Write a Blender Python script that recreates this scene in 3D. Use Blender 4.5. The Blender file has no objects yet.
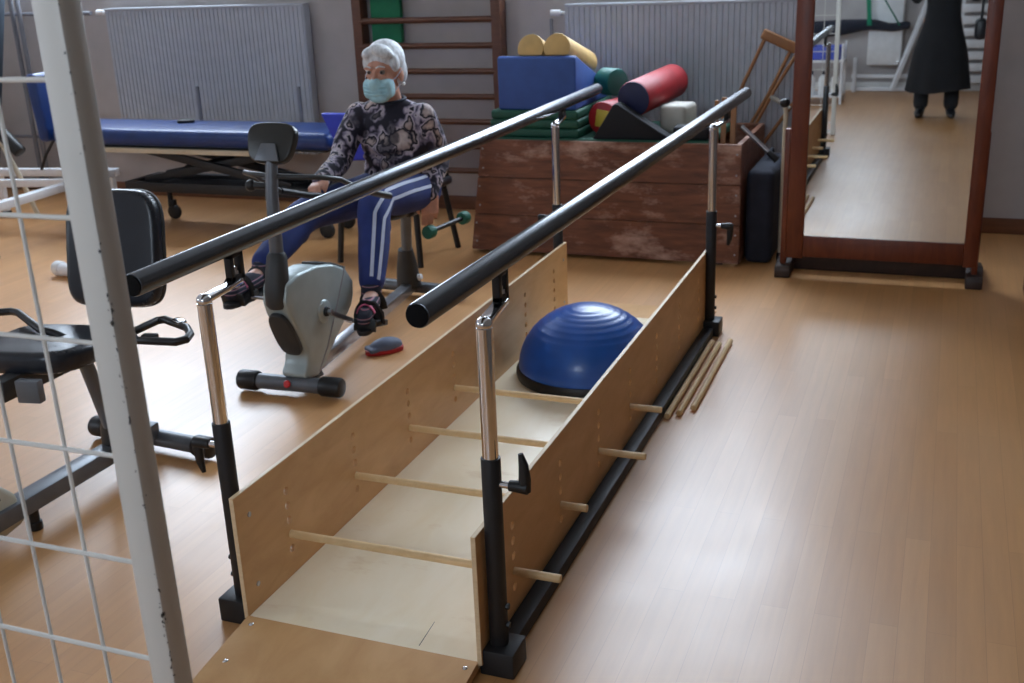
import bpy, bmesh, math, random
from mathutils import Vector, Matrix, Quaternion
from mathutils.bvhtree import BVHTree

random.seed(7)
scene = bpy.context.scene
COL = scene.collection
R = math.radians
PI = math.pi


# ------------------------------------------------------------------ materials
def lin(c):
    out = []
    for v in c[:3]:
        v = v / 255.0
        out.append(v / 12.92 if v <= 0.04045 else ((v + 0.055) / 1.055) ** 2.4)
    return (out[0], out[1], out[2], 1.0)


class NT:
    def __init__(self, name):
        self.m = bpy.data.materials.new(name)
        self.m.use_nodes = True
        self.t = self.m.node_tree
        self.b = self.t.nodes['Principled BSDF']
        self.out = self.t.nodes['Material Output']

    def n(self, kind, **kw):
        nd = self.t.nodes.new(kind)
        for k, v in kw.items():
            if k in nd.inputs.keys():
                nd.inputs[k].default_value = v
            else:
                setattr(nd, k, v)
        return nd

    def l(self, a, ao, b, bi):
        self.t.links.new(a.outputs[ao], b.inputs[bi])

    def coords(self, scale=(1, 1, 1), rot=(0, 0, 0)):
        tc = self.n('ShaderNodeTexCoord')
        mp = self.n('ShaderNodeMapping')
        mp.inputs['Scale'].default_value = scale
        mp.inputs['Rotation'].default_value = rot
        self.l(tc, 'Object', mp, 'Vector')
        return mp

    def ramp(self, stops):
        r = self.n('ShaderNodeValToRGB')
        e = r.color_ramp.elements
        while len(e) > 1:
            e.remove(e[-1])
        e[0].position = stops[0][0]
        e[0].color = stops[0][1]
        for p, c in stops[1:]:
            x = e.new(p)
            x.color = c
        return r


def shade(c, k):
    return tuple(max(0, min(255, v * k)) for v in c)


def mat(name, c, rough=0.5, metal=0.0, var=0.08, scale=14.0, bump=0.0, bscale=120.0, coat=0.0, stretch=(1, 1, 1), spec=0.5):
    """plain paint / plastic / metal with a little procedural unevenness"""
    t = NT(name)
    mp = t.coords(stretch)
    nz = t.n('ShaderNodeTexNoise', Scale=scale, Detail=4.0)
    t.l(mp, 'Vector', nz, 'Vector')
    r = t.ramp([(0.3, lin(shade(c, 1 - var))), (0.7, lin(shade(c, 1 + var)))])
    t.l(nz, 'Fac', r, 'Fac')
    t.l(r, 'Color', t.b, 'Base Color')
    t.b.inputs['Roughness'].default_value = rough
    t.b.inputs['Metallic'].default_value = metal
    t.b.inputs['Specular IOR Level'].default_value = spec
    t.b.inputs['Coat Weight'].default_value = coat
    if bump:
        n2 = t.n('ShaderNodeTexNoise', Scale=bscale, Detail=3.0)
        t.l(mp, 'Vector', n2, 'Vector')
        b = t.n('ShaderNodeBump', Strength=bump, Distance=0.01)
        t.l(n2, 'Fac', b, 'Height')
        t.l(b, 'Normal', t.b, 'Normal')
    return t.m


def wood(name, c1, c2, grain=(1, 12, 12), scale=3.0, rough=0.5, blotch=None, bump=0.05, spec=0.5):
    t = NT(name)
    mp = t.coords(grain)
    nz = t.n('ShaderNodeTexNoise', Scale=scale, Detail=6.0, Roughness=0.6, Distortion=0.6)
    t.l(mp, 'Vector', nz, 'Vector')
    r = t.ramp([(0.32, lin(c1)), (0.68, lin(c2))])
    t.l(nz, 'Fac', r, 'Fac')
    src = (r, 'Color')
    if blotch:
        bc, lo, hi, bs = blotch
        m2 = t.coords((1, 2.2, 2.2))
        n2 = t.n('ShaderNodeTexNoise', Scale=bs, Detail=5.0, Roughness=0.7)
        t.l(m2, 'Vector', n2, 'Vector')
        r2 = t.ramp([(lo, (0, 0, 0, 1)), (hi, (1, 1, 1, 1))])
        t.l(n2, 'Fac', r2, 'Fac')
        mx = t.n('ShaderNodeMix', data_type='RGBA')
        t.l(r2, 'Color', mx, 0)
        t.t.links.new(src[0].outputs[src[1]], mx.inputs[6])
        mx.inputs[7].default_value = lin(bc)
        t.t.links.new(mx.outputs[2], t.b.inputs['Base Color'])
    else:
        t.l(r, 'Color', t.b, 'Base Color')
    t.b.inputs['Roughness'].default_value = rough
    t.b.inputs['Specular IOR Level'].default_value = spec
    if bump:
        b = t.n('ShaderNodeBump', Strength=bump, Distance=0.004)
        t.l(nz, 'Fac', b, 'Height')
        t.l(b, 'Normal', t.b, 'Normal')
    return t.m


def floor_mat():
    t = NT('laminate_planks')
    mp = t.coords((1, 1, 1), (0, 0, R(90)))
    br = t.n('ShaderNodeTexBrick')
    br.offset = 0.37
    br.inputs['Scale'].default_value = 1.0
    br.inputs['Brick Width'].default_value = 1.25
    br.inputs['Row Height'].default_value = 0.067
    br.inputs['Mortar Size'].default_value = 0.0008
    br.inputs['Mortar Smooth'].default_value = 0.3
    br.inputs['Bias'].default_value = 0.0
    br.inputs['Color1'].default_value = lin((204, 150, 94))
    br.inputs['Color2'].default_value = lin((195, 141, 86))
    br.inputs['Mortar'].default_value = lin((182, 130, 78))
    t.l(mp, 'Vector', br, 'Vector')
    m2 = t.coords((14, 0.8, 1))
    nz = t.n('ShaderNodeTexNoise', Scale=3.0, Detail=6.0, Roughness=0.6)
    t.l(m2, 'Vector', nz, 'Vector')
    r = t.ramp([(0.3, (0.86, 0.86, 0.86, 1)), (0.7, (1.1, 1.1, 1.1, 1))])
    t.l(nz, 'Fac', r, 'Fac')
    mx = t.n('ShaderNodeMix', data_type='RGBA', blend_type='MULTIPLY')
    mx.inputs[0].default_value = 0.5
    t.l(br, 'Color', mx, 6)
    t.l(r, 'Color', mx, 7)
    # worn greyish patches where people walk
    m3 = t.coords((1, 0.6, 1))
    n3 = t.n('ShaderNodeTexNoise', Scale=1.3, Detail=5.0, Roughness=0.65)
    t.l(m3, 'Vector', n3, 'Vector')
    r3 = t.ramp([(0.45, (0, 0, 0, 1)), (0.75, (0.35, 0.35, 0.35, 1))])
    t.l(n3, 'Fac', r3, 'Fac')
    mx2 = t.n('ShaderNodeMix', data_type='RGBA')
    t.l(r3, 'Color', mx2, 0)
    t.t.links.new(mx.outputs[2], mx2.inputs[6])
    mx2.inputs[7].default_value = lin((196, 156, 112))
    t.t.links.new(mx2.outputs[2], t.b.inputs['Base Color'])
    rr = t.ramp([(0.35, (FLOOR_ROUGH - 0.05,) * 3 + (1,)), (0.7, (FLOOR_ROUGH + 0.06,) * 3 + (1,))])
    t.l(n3, 'Fac', rr, 'Fac')
    t.l(rr, 'Color', t.b, 'Roughness')
    t.b.inputs['Specular IOR Level'].default_value = FLOOR_SPEC
    t.b.inputs['Coat Weight'].default_value = 0.18
    t.b.inputs['Coat Roughness'].default_value = 0.36
    return t.m


FLOOR_ROUGH = 0.40
FLOOR_SPEC = 1.0


def chip_mat(ridge_x, y0):
    """light grey enamel, black chips knocked out along the front right edge of the post"""
    t = NT('grey_enamel_chipped')
    tc = t.n('ShaderNodeTexCoord')
    mp = t.n('ShaderNodeMapping')
    mp.inputs['Scale'].default_value = (1.4, 1.4, 0.75)
    t.l(tc, 'Object', mp, 'Vector')
    nz = t.n('ShaderNodeTexNoise', Scale=150.0, Detail=2.0)
    t.l(mp, 'Vector', nz, 'Vector')
    n2 = t.n('ShaderNodeTexNoise', Scale=7.0, Detail=1.0)
    t.l(tc, 'Object', n2, 'Vector')
    sep = t.n('ShaderNodeSeparateXYZ')
    t.l(tc, 'Object', sep, 'Vector')

    def near(axis, v):
        a = t.n('ShaderNodeMath', operation='SUBTRACT')
        t.l(sep, axis, a, 0)
        a.inputs[1].default_value = v
        b = t.n('ShaderNodeMath', operation='ABSOLUTE')
        t.l(a, 0, b, 0)
        return b
    dx, dy = near('X', ridge_x), near('Y', y0)
    ad = t.n('ShaderNodeMath', operation='ADD')
    t.l(dx, 0, ad, 0)
    t.l(dy, 0, ad, 1)
    # threshold grows with the distance from the ridge
    m = t.n('ShaderNodeMath', operation='MULTIPLY')
    t.l(ad, 0, m, 0)
    m.inputs[1].default_value = 28.0
    a2 = t.n('ShaderNodeMath', operation='MULTIPLY_ADD')
    t.l(n2, 'Fac', a2, 0)
    a2.inputs[1].default_value = -0.75
    a2.inputs[2].default_value = 0.96
    th = t.n('ShaderNodeMath', operation='ADD')
    t.l(m, 0, th, 0)
    t.l(a2, 0, th, 1)
    gt = t.n('ShaderNodeMath', operation='GREATER_THAN')
    t.l(nz, 'Fac', gt, 0)
    t.l(th, 0, gt, 1)
    mx = t.n('ShaderNodeMix', data_type='RGBA')
    t.l(gt, 0, mx, 0)
    mx.inputs[6].default_value = lin((200, 197, 190))
    mx.inputs[7].default_value = lin((22, 22, 24))
    t.t.links.new(mx.outputs[2], t.b.inputs['Base Color'])
    t.b.inputs['Roughness'].default_value = 0.45
    return t.m


def camo_mat():
    """dark knit with a feathery grey-beige swirl print"""
    t = NT('swirl_print_knit')
    mp = t.coords((1.0, 1.0, 0.8))
    n0 = t.n('ShaderNodeTexNoise', Scale=9.0, Detail=3.0)
    t.l(mp, 'Vector', n0, 'Vector')
    vm = t.n('ShaderNodeVectorMath', operation='MULTIPLY_ADD')
    t.l(n0, 'Color', vm, 0)
    vm.inputs[1].default_value = (0.22, 0.22, 0.22)
    t.l(mp, 'Vector', vm, 2)
    v = t.n('ShaderNodeTexVoronoi', Scale=12.5)
    t.l(vm, 'Vector', v, 'Vector')
    r = t.ramp([(0.0, lin((206, 190, 184))), (0.24, lin((166, 150, 148))), (0.31, lin((36, 34, 48))), (0.40, lin((28, 28, 42))),
                (0.45, lin((198, 188, 198))), (0.58, lin((120, 112, 134))), (0.66, lin((30, 28, 42)))])
    t.l(v, 'Distance', r, 'Fac')
    n2 = t.n('ShaderNodeTexNoise', Scale=9.0, Detail=4.0)
    t.l(mp, 'Vector', n2, 'Vector')
    r2 = t.ramp([(0.54, (0, 0, 0, 1)), (0.62, (0.8, 0.8, 0.8, 1))])
    t.l(n2, 'Fac', r2, 'Fac')
    mx = t.n('ShaderNodeMix', data_type='RGBA')
    t.l(r2, 'Color', mx, 0)
    t.l(r, 'Color', mx, 6)
    mx.inputs[7].default_value = lin((38, 36, 48))
    t.t.links.new(mx.outputs[2], t.b.inputs['Base Color'])
    t.b.inputs['Roughness'].default_value = 0.85
    return t.m


def sock_mat():
    t = NT('striped_sock_knit')
    tc = t.n('ShaderNodeTexCoord')
    w = t.n('ShaderNodeTexWave', wave_type='BANDS', bands_direction='Z', Scale=7.0, Distortion=0.3)
    t.l(tc, 'Object', w, 'Vector')
    r = t.ramp([(0.0, lin((34, 36, 52))), (0.55, lin((52, 52, 66))), (0.62, lin((190, 120, 140))), (0.8, lin((120, 120, 130))), (0.9, lin((40, 42, 60)))])
    t.l(w, 'Fac', r, 'Fac')
    t.l(r, 'Color', t.b, 'Base Color')
    t.b.inputs['Roughness'].default_value = 0.9
    return t.m


def hair_mat(name, c1, c2):
    t = NT(name)
    mp = t.coords((1, 1, 0.35))
    nz = t.n('ShaderNodeTexNoise', Scale=90.0, Detail=4.0)
    t.l(mp, 'Vector', nz, 'Vector')
    r = t.ramp([(0.3, lin(c1)), (0.7, lin(c2))])
    t.l(nz, 'Fac', r, 'Fac')
    t.l(r, 'Color', t.b, 'Base Color')
    t.b.inputs['Roughness'].default_value = 0.6
    b = t.n('ShaderNodeBump', Strength=0.35, Distance=0.005)
    t.l(nz, 'Fac', b, 'Height')
    t.l(b, 'Normal', t.b, 'Normal')
    return t.m


def pane_mat():
    m = bpy.data.materials.new('window_glass')
    m.use_nodes = True
    t = m.node_tree
    t.nodes.clear()
    o = t.nodes.new('ShaderNodeOutputMaterial')
    mix = t.nodes.new('ShaderNodeMixShader')
    tr = t.nodes.new('ShaderNodeBsdfTransparent')
    gl = t.nodes.new('ShaderNodeBsdfGlossy')
    gl.inputs['Roughness'].default_value = 0.02
    nz = t.nodes.new('ShaderNodeTexNoise')
    nz.inputs['Scale'].default_value = 3.0
    rp = t.nodes.new('ShaderNodeMapRange')
    rp.inputs['To Min'].default_value = 0.05
    rp.inputs['To Max'].default_value = 0.08
    t.links.new(nz.outputs['Fac'], rp.inputs['Value'])
    t.links.new(rp.outputs[0], mix.inputs[0])
    t.links.new(tr.outputs[0], mix.inputs[1])
    t.links.new(gl.outputs[0], mix.inputs[2])
    t.links.new(mix.outputs[0], o.inputs['Surface'])
    return m


# ------------------------------------------------------------------ mesh builder
def frame_axes(d):
    d = d.normalized()
    up = Vector((0, 0, 1)) if abs(d.z) < 0.95 else Vector((0, 1, 0))
    x = d.cross(up).normalized()
    return x, x.cross(d).normalized()


class MB:
    def __init__(self):
        self.bm = bmesh.new()

    def _merge(self, b, mtx=None):
        if mtx is not None:
            b.transform(mtx)
        me = bpy.data.meshes.new('tmp')
        b.to_mesh(me)
        b.free()
        self.bm.from_mesh(me)
        bpy.data.meshes.remove(me)
        return self

    def box(self, c, s, rot=None, bev=0.0, seg=2):
        b = bmesh.new()
        bmesh.ops.create_cube(b, size=1.0)
        bmesh.ops.scale(b, vec=Vector(s), verts=b.verts)
        if bev:
            bmesh.ops.bevel(b, geom=list(b.edges), offset=min(bev, min(s) * 0.45), segments=seg, affect='EDGES', profile=0.5)
        m = Matrix.Translation(Vector(c))
        if rot is not None:
            m = m @ (rot if isinstance(rot, Matrix) else Matrix.Rotation(rot[2], 4, 'Z') @ Matrix.Rotation(rot[1], 4, 'Y') @ Matrix.Rotation(rot[0], 4, 'X'))
        return self._merge(b, m)

    def box2(self, lo, hi, bev=0.0, seg=2):
        lo, hi = Vector(lo), Vector(hi)
        return self.box((lo + hi) / 2, hi - lo, None, bev, seg)

    def beam(self, p0, p1, w, h, bev=0.002):
        """square bar from p0 to p1, w across, h in the other direction"""
        p0, p1 = Vector(p0), Vector(p1)
        d = p1 - p0
        x, y = frame_axes(d)
        m = Matrix((x, d.normalized(), y)).transposed().to_4x4()
        return self.box((p0 + p1) / 2, (w, d.length, h), m, bev)

    def tube(self, pts, r, seg=14, closed=False, caps=True, flat=1.0):
        pts = [Vector(p) for p in pts]
        n = len(pts)
        rr = r if isinstance(r, (list, tuple)) else [r] * n
        bm = self.bm
        rings = []
        T = []
        for i in range(n):
            a = pts[i - 1] if (i > 0 or closed) else pts[i]
            c = pts[(i + 1) % n] if (i < n - 1 or closed) else pts[i]
            T.append((c - a).normalized())
        x, y = frame_axes(T[0])
        for i in range(n):
            if i:
                q = T[i - 1].rotation_difference(T[i])
                x = q @ x
                x = (x - T[i] * x.dot(T[i])).normalized()
            y = T[i].cross(x)
            rad = rr[i]
            rings.append([bm.verts.new(pts[i] + x * (math.cos(2 * PI * k / seg) * rad) + y * (math.sin(2 * PI * k / seg) * rad * flat)) for k in range(seg)])
        for i in range(n if closed else n - 1):
            a, b = rings[i], rings[(i + 1) % n]
            for k in range(seg):
                bm.faces.new((a[k], a[(k + 1) % seg], b[(k + 1) % seg], b[k]))
        if caps and not closed:
            bm.faces.new(rings[0][::-1])
            bm.faces.new(rings[-1])
        return self

    def cyl(self, p0, p1, r0, r1=None, seg=20, bev=0.0):
        p0, p1 = Vector(p0), Vector(p1)
        r1 = r0 if r1 is None else r1
        if bev:
            d = (p1 - p0).normalized() * bev
            return self.tube([p0, p0 + d * 0.3, p0 + d, p1 - d, p1 - d * 0.3, p1], [r0 - bev, r0 - bev * 0.3, r0, r1, r1 - bev * 0.3, r1 - bev], seg)
        return self.tube([p0, p1], [r0, r1], seg)

    def lathe(self, prof, c, axis=(0, 0, 1), seg=32, sx=1.0, sy=1.0):
        """profile of (radius, height) turned about axis at c"""
        ax = Vector(axis).normalized()
        x, y = frame_axes(ax)
        c = Vector(c)
        bm = self.bm
        rings = []
        for r, h in prof:
            if r <= 1e-6:
                rings.append([bm.verts.new(c + ax * h)])
            else:
                rings.append([bm.verts.new(c + ax * h + x * (r * sx * math.cos(2 * PI * k / seg)) + y * (r * sy * math.sin(2 * PI * k / seg))) for k in range(seg)])
        for a, b in zip(rings[:-1], rings[1:]):
            for k in range(seg):
                k2 = (k + 1) % seg
                if len(a) == 1 and len(b) == 1:
                    break
                if len(a) == 1:
                    bm.faces.new((a[0], b[k2], b[k]))
                elif len(b) == 1:
                    bm.faces.new((a[k], a[k2], b[0]))
                else:
                    bm.faces.new((a[k], a[k2], b[k2], b[k]))
        for rg, rev in ((rings[0], True), (rings[-1], False)):
            if len(rg) > 1:
                bm.faces.new(rg[::-1] if rev else rg)
        return self

    def ell(self, c, r, rot=None, u=24, v=16):
        b = bmesh.new()
        bmesh.ops.create_uvsphere(b, u_segments=u, v_segments=v, radius=1.0)
        r = (r, r, r) if not isinstance(r, (tuple, list)) else r
        m = Matrix.Translation(Vector(c))
        if rot is not None:
            m = m @ (rot if isinstance(rot, Matrix) else Matrix.Rotation(rot[2], 4, 'Z') @ Matrix.Rotation(rot[1], 4, 'Y') @ Matrix.Rotation(rot[0], 4, 'X'))
        return self._merge(b, m @ Matrix.Diagonal((r[0], r[1], r[2], 1)))

    def prism(self, poly, a, b, axis='X', bev=0.0, seg=2):
        """polygon (2-D points) extruded from a to b along an axis; X: (y,z), Y: (x,z), Z: (x,y)"""
        def P(p, t):
            return {'X': (t, p[0], p[1]), 'Y': (p[0], t, p[1]), 'Z': (p[0], p[1], t)}[axis]
        t = bmesh.new()
        va = [t.verts.new(P(p, a)) for p in poly]
        vb = [t.verts.new(P(p, b)) for p in poly]
        t.faces.new(va)
        t.faces.new(vb[::-1])
        n = len(poly)
        for i in range(n):
            t.faces.new((va[i], vb[i], vb[(i + 1) % n], va[(i + 1) % n]))
        bmesh.ops.recalc_face_normals(t, faces=t.faces)
        if bev:
            bmesh.ops.bevel(t, geom=list(t.edges), offset=bev, segments=seg, affect='EDGES', profile=0.5)
        return self._merge(t)

    def limb(self, pts, radii, sub=4, seg=14):
        """tapered limb with rounded ends, smoothed between its joints"""
        pts = [Vector(p) for p in pts]
        P, Q = [], []
        n = len(pts)
        for i in range(n - 1):
            p0, p1, p2, p3 = pts[max(i - 1, 0)], pts[i], pts[i + 1], pts[min(i + 2, n - 1)]
            for k in range(sub):
                t = k / sub
                P.append(0.5 * ((2 * p1) + (p2 - p0) * t + (2 * p0 - 5 * p1 + 4 * p2 - p3) * t * t + (-p0 + 3 * p1 - 3 * p2 + p3) * t ** 3))
                s = t * t * (3 - 2 * t)
                Q.append(radii[i] * (1 - s) + radii[i + 1] * s)
        P.append(pts[-1])
        Q.append(radii[-1])
        self.tube(P, Q, seg)
        self.ell(P[0], Q[0] * 0.995, None, 14, 10)
        self.ell(P[-1], Q[-1] * 0.995, None, 14, 10)
        return self

    def mesh(self, name, angle=38):
        bmesh.ops.recalc_face_normals(self.bm, faces=self.bm.faces)
        me = bpy.data.meshes.new(name)
        self.bm.to_mesh(me)
        self.bm.free()
        for p in me.polygons:
            p.use_smooth = True
        me.set_sharp_from_angle(angle=R(angle))
        return me

    def build(self, name, m, parent=None, angle=38, label=None):
        me = self.mesh(name, angle)
        me.materials.append(m)
        o = bpy.data.objects.new(name, me)
        COL.objects.link(o)
        o.parent = parent
        if label:
            o['label'] = label
        return o

    def organic(self, name, m, parent=None, voxel=0.006, smooth=6, label=None):
        """fuse overlapping closed shapes into one continuous smooth surface"""
        me = self.mesh(name)
        o = bpy.data.objects.new(name, me)
        COL.objects.link(o)
        rm = o.modifiers.new('r', 'REMESH')
        rm.mode = 'VOXEL'
        rm.voxel_size = voxel
        rm.use_smooth_shade = True
        if smooth:
            sm = o.modifiers.new('s', 'SMOOTH')
            sm.factor = 0.5
            sm.iterations = smooth
        dg = bpy.context.evaluated_depsgraph_get()
        dg.update()
        me2 = bpy.data.meshes.new_from_object(o.evaluated_get(dg))
        o.modifiers.clear()
        o.data = me2
        me2.name = name
        bpy.data.meshes.remove(me)
        for p in me2.polygons:
            p.use_smooth = True
        me2.materials.clear()
        me2.materials.append(m)
        o.parent = parent
        if label:
            o['label'] = label
        return o


def tag(o, label, cat, group=None, kind=None):
    o['label'] = label
    o['category'] = cat
    if group:
        o['group'] = group
    if kind:
        o['kind'] = kind
    return o


def thing(name, label, cat, group=None):
    o = bpy.data.objects.new(name, None)
    o.empty_display_size = 0.1
    COL.objects.link(o)
    return tag(o, label, cat, group)


def kids(o):
    return [c for c in bpy.data.objects if c.parent == o]


def settle(o):
    """move the origin of a thing (and of its parts) to the centre of its base"""
    objs = [o] + kids(o)
    for k in kids(o):
        objs += kids(k)
    pts = [v.co for x in objs if x.type == 'MESH' for v in x.data.vertices]
    lo = Vector([min(p[i] for p in pts) for i in range(3)])
    hi = Vector([max(p[i] for p in pts) for i in range(3)])
    base = Vector(((lo.x + hi.x) / 2, (lo.y + hi.y) / 2, lo.z))
    for x in objs:
        if x.type == 'MESH':
            x.data.transform(Matrix.Translation(-base))
    o.location = base
    return o


def struct(o, kind='structure'):
    o['kind'] = kind
    return o


# ------------------------------------------------------------------ palette
M = {}
M['floor'] = floor_mat()
M['wall'] = mat('grey_white_wall_paint', (180, 175, 174), 0.85, var=0.03, scale=5, bump=0.05, bscale=180)
M['ceiling'] = mat('white_ceiling_paint', (190, 188, 184), 0.9, var=0.02)
M['skirting'] = wood('brown_skirting_wood', (104, 66, 46), (128, 84, 58), (1.5, 14, 14))
M['white_frame'] = mat('white_gloss_window_paint', (232, 232, 230), 0.4, var=0.02)
M['glass'] = pane_mat()
M['radiator'] = mat('white_radiator_enamel', (176, 182, 192), 0.4, var=0.02)
M['birch'] = wood('birch_plywood', (244, 228, 194), (252, 240, 214), (3, 1.2, 3), 2.2, 0.36, blotch=((206, 172, 122), 0.58, 0.86, 2.6), bump=0.02, spec=1.0)
M['ply'] = wood('tan_plywood_panel', (196, 150, 99), (212, 168, 117), (3, 1.5, 5), 3.0, 0.45, bump=0.02)
M['edge'] = wood('pale_ply_edge', (214, 186, 146), (228, 204, 166), (2, 2, 30), 3.0, 0.5)
M['dowel'] = wood('pale_beech_dowel', (222, 188, 136), (236, 206, 158), (8, 8, 8), 2.0, 0.5)
M['rail'] = mat('dark_grey_lacquered_tube', (96, 99, 104), 0.27, 0.85, var=0.03)
M['black'] = mat('black_plastic', (18, 18, 20), 0.45, var=0.06)
M['matt_black'] = mat('matt_black_rubber', (14, 14, 16), 0.9, var=0.06, spec=0.15)
M['black_metal'] = mat('black_powder_coat', (36, 36, 38), 0.5, 0.2, var=0.06)
M['chrome'] = mat('chromed_steel', (225, 225, 228), 0.12, 1.0, var=0.02)
M['steel'] = mat('brushed_steel', (168, 168, 172), 0.34, 0.9, var=0.05)
M['grey_metal'] = mat('grey_painted_steel', (104, 108, 114), 0.4, 0.35, var=0.05)
M['blue_rubber'] = mat('glossy_blue_rubber', (8, 78, 164), 0.34, var=0.05, coat=0.15)
M['redwood'] = wood('worn_red_brown_plank', (90, 50, 32), (132, 80, 52), (2.2, 12, 14), 2.4, 0.5, blotch=((200, 164, 146), 0.54, 0.76, 3.0), bump=0.12)
M['brownwood'] = wood('brown_beech_bar', (88, 56, 42), (106, 68, 50), (2, 14, 14))
M['mahogany'] = wood('dark_red_stained_wood', (92, 38, 18), (118, 54, 26), (10, 10, 2), 2.5, 0.4)
M['darkfoot'] = wood('dark_brown_wood', (48, 36, 32), (62, 46, 40), (8, 2, 8), 2.5, 0.5)
M['oldwood'] = wood('pale_brown_crutch_wood', (142, 96, 58), (164, 116, 72), (9, 9, 2), 2.0, 0.5)
M['mirror'] = mat('silvered_mirror_glass', (228, 232, 232), 0.015, 1.0, var=0.01)
M['bed_blue'] = mat('blue_vinyl_upholstery', (18, 52, 112), 0.38, var=0.06, bump=0.06, bscale=260)
M['foam_blue'] = mat('mid_blue_vinyl_foam', (46, 80, 148), 0.55, var=0.05, bump=0.05, bscale=260)
M['royal'] = mat('royal_blue_vinyl', (36, 56, 190), 0.5, var=0.05)
M['foam_green'] = mat('dark_green_mat_vinyl', (16, 76, 58), 0.6, var=0.08)
M['green'] = mat('bright_green_foam', (24, 122, 84), 0.7, var=0.06)
M['dumb_green'] = mat('dull_green_plastic', (18, 92, 74), 0.6, var=0.05)
M['teal'] = mat('teal_green_vinyl', (20, 104, 96), 0.5, var=0.05)
M['foam_red'] = mat('red_vinyl', (164, 28, 36), 0.5, var=0.06)
M['navy'] = mat('navy_vinyl', (26, 32, 72), 0.55, var=0.06)
M['yellow'] = mat('yellow_vinyl', (206, 180, 60), 0.55, var=0.05)
M['foam_yellow'] = mat('ochre_yellow_vinyl', (200, 164, 102), 0.6, var=0.05)
M['cream'] = mat('cream_vinyl', (188, 184, 174), 0.6, var=0.05)
M['black_foam'] = mat('black_vinyl_foam', (17, 18, 24), 0.8, var=0.08)
M['black_vinyl'] = mat('black_padded_vinyl', (32, 36, 44), 0.3, var=0.08, bump=0.06, bscale=300)
M['bike_silver'] = mat('silver_grey_plastic', (164, 176, 176), 0.4, 0.25, var=0.03)
M['bike_dark'] = mat('charcoal_plastic', (52, 54, 56), 0.5, var=0.05)
M['console'] = mat('olive_black_plastic', (36, 36, 33), 0.35, var=0.05)
M['bike_beige'] = mat('beige_grey_plastic', (184, 182, 166), 0.5, var=0.03)
M['white_metal'] = mat('white_powder_coat', (232, 234, 238), 0.4, var=0.02)
M['white_plastic'] = mat('white_plastic', (228, 230, 232), 0.45, var=0.03)
M['red_badge'] = mat('red_plastic_badge', (206, 44, 46), 0.4, var=0.03)
M['cream_metal'] = mat('cream_painted_steel', (204, 192, 168), 0.5, var=0.03)
M['skin'] = mat('skin', (196, 144, 122), 0.55, var=0.06, scale=30)
M['mask'] = mat('pale_blue_mask_fabric', (168, 210, 220), 0.85, var=0.04, scale=40)
M['hair'] = hair_mat('silver_grey_hair', (182, 186, 190), (228, 232, 236))
M['darkhair'] = hair_mat('dark_brown_hair', (40, 30, 26), (70, 54, 46))
M['sweater'] = camo_mat()
M['track'] = mat('blue_tracksuit_cloth', (28, 46, 108), 0.8, var=0.1, scale=9)
M['stripe'] = mat('white_stripe_tape', (196, 204, 224), 0.8, var=0.03)
M['sock'] = sock_mat()
M['sandal'] = mat('black_sandal_rubber', (32, 32, 36), 0.6, var=0.06)
M['pink'] = mat('pink_strap', (214, 104, 140), 0.6, var=0.05)
M['pearl'] = mat('pearl', (238, 236, 230), 0.25, var=0.02)
M['eye'] = mat('shaded_eye_white', (150, 140, 134), 0.3, var=0.02)  # white greyed, shade over the eyes put into the colour
M['iris'] = mat('dark_iris', (52, 44, 40), 0.3, var=0.02)
M['coat'] = mat('black_wool_coat', (20, 21, 25), 0.9, var=0.1, bump=0.1)
M['boot'] = mat('black_leather', (24, 25, 30), 0.4, var=0.06)
M['slate'] = mat('slate_grey_rubber', (92, 102, 124), 0.6, var=0.1)
M['maroon'] = mat('maroon_vinyl', (84, 22, 34), 0.5, var=0.06)
M['pipe'] = mat('grey_pipe_paint', (128, 130, 138), 0.5, 0.2, var=0.04)
M['dark_teal'] = mat('dark_blue_grey_paint', (44, 54, 64), 0.5, var=0.05)
M['strap_green'] = mat('green_webbing', (24, 132, 98), 0.8, var=0.05)
M['dark_cloth'] = mat('dark_navy_cloth', (34, 38, 52), 0.85, var=0.1)
M['blue_plastic'] = mat('blue_plastic_basket', (66, 84, 190), 0.5, var=0.05)

# ------------------------------------------------------------------ room shell
XL, XR, YB, YF, H = -7.1, 0.95, 6.72, -2.32, 4.1
tag(struct(MB().box2((XL - .2, YF - .2, -.1), (XR + .2, YB + .2, 0)).build('floor', M['floor'])), 'warm laminate plank floor running away from the camera', 'floor')
tag(struct(MB().box2((XL - .2, YF - .2, H), (XR + .2, YB + .2, H + .1)).build('ceiling', M['ceiling'])), 'plain white ceiling of the therapy room', 'ceiling')


def wall_with_openings(name, axis, at, thick, a0, a1, holes, label, m=None):
    """wall along X (axis 'Y') or along Y (axis 'X'); holes are (u0, u1, z0, z1)"""
    b = MB()

    def put(u0, u1, z0, z1):
        if u1 - u0 < 1e-4 or z1 - z0 < 1e-4:
            return
        lo, hi = min(at, at + thick), max(at, at + thick)
        if axis == 'Y':
            b.box2((u0, lo, z0), (u1, hi, z1))
        else:
            b.box2((lo, u0, z0), (hi, u1, z1))
    u = a0
    for (h0, h1, z0, z1) in sorted(holes):
        put(u, h0, 0, H)
        put(h0, h1, 0, z0)
        put(h0, h1, z1, H)
        u = h1
    put(u, a1, 0, H)
    return tag(struct(b.build(name, m or M['wall'])), label, 'wall')


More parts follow.
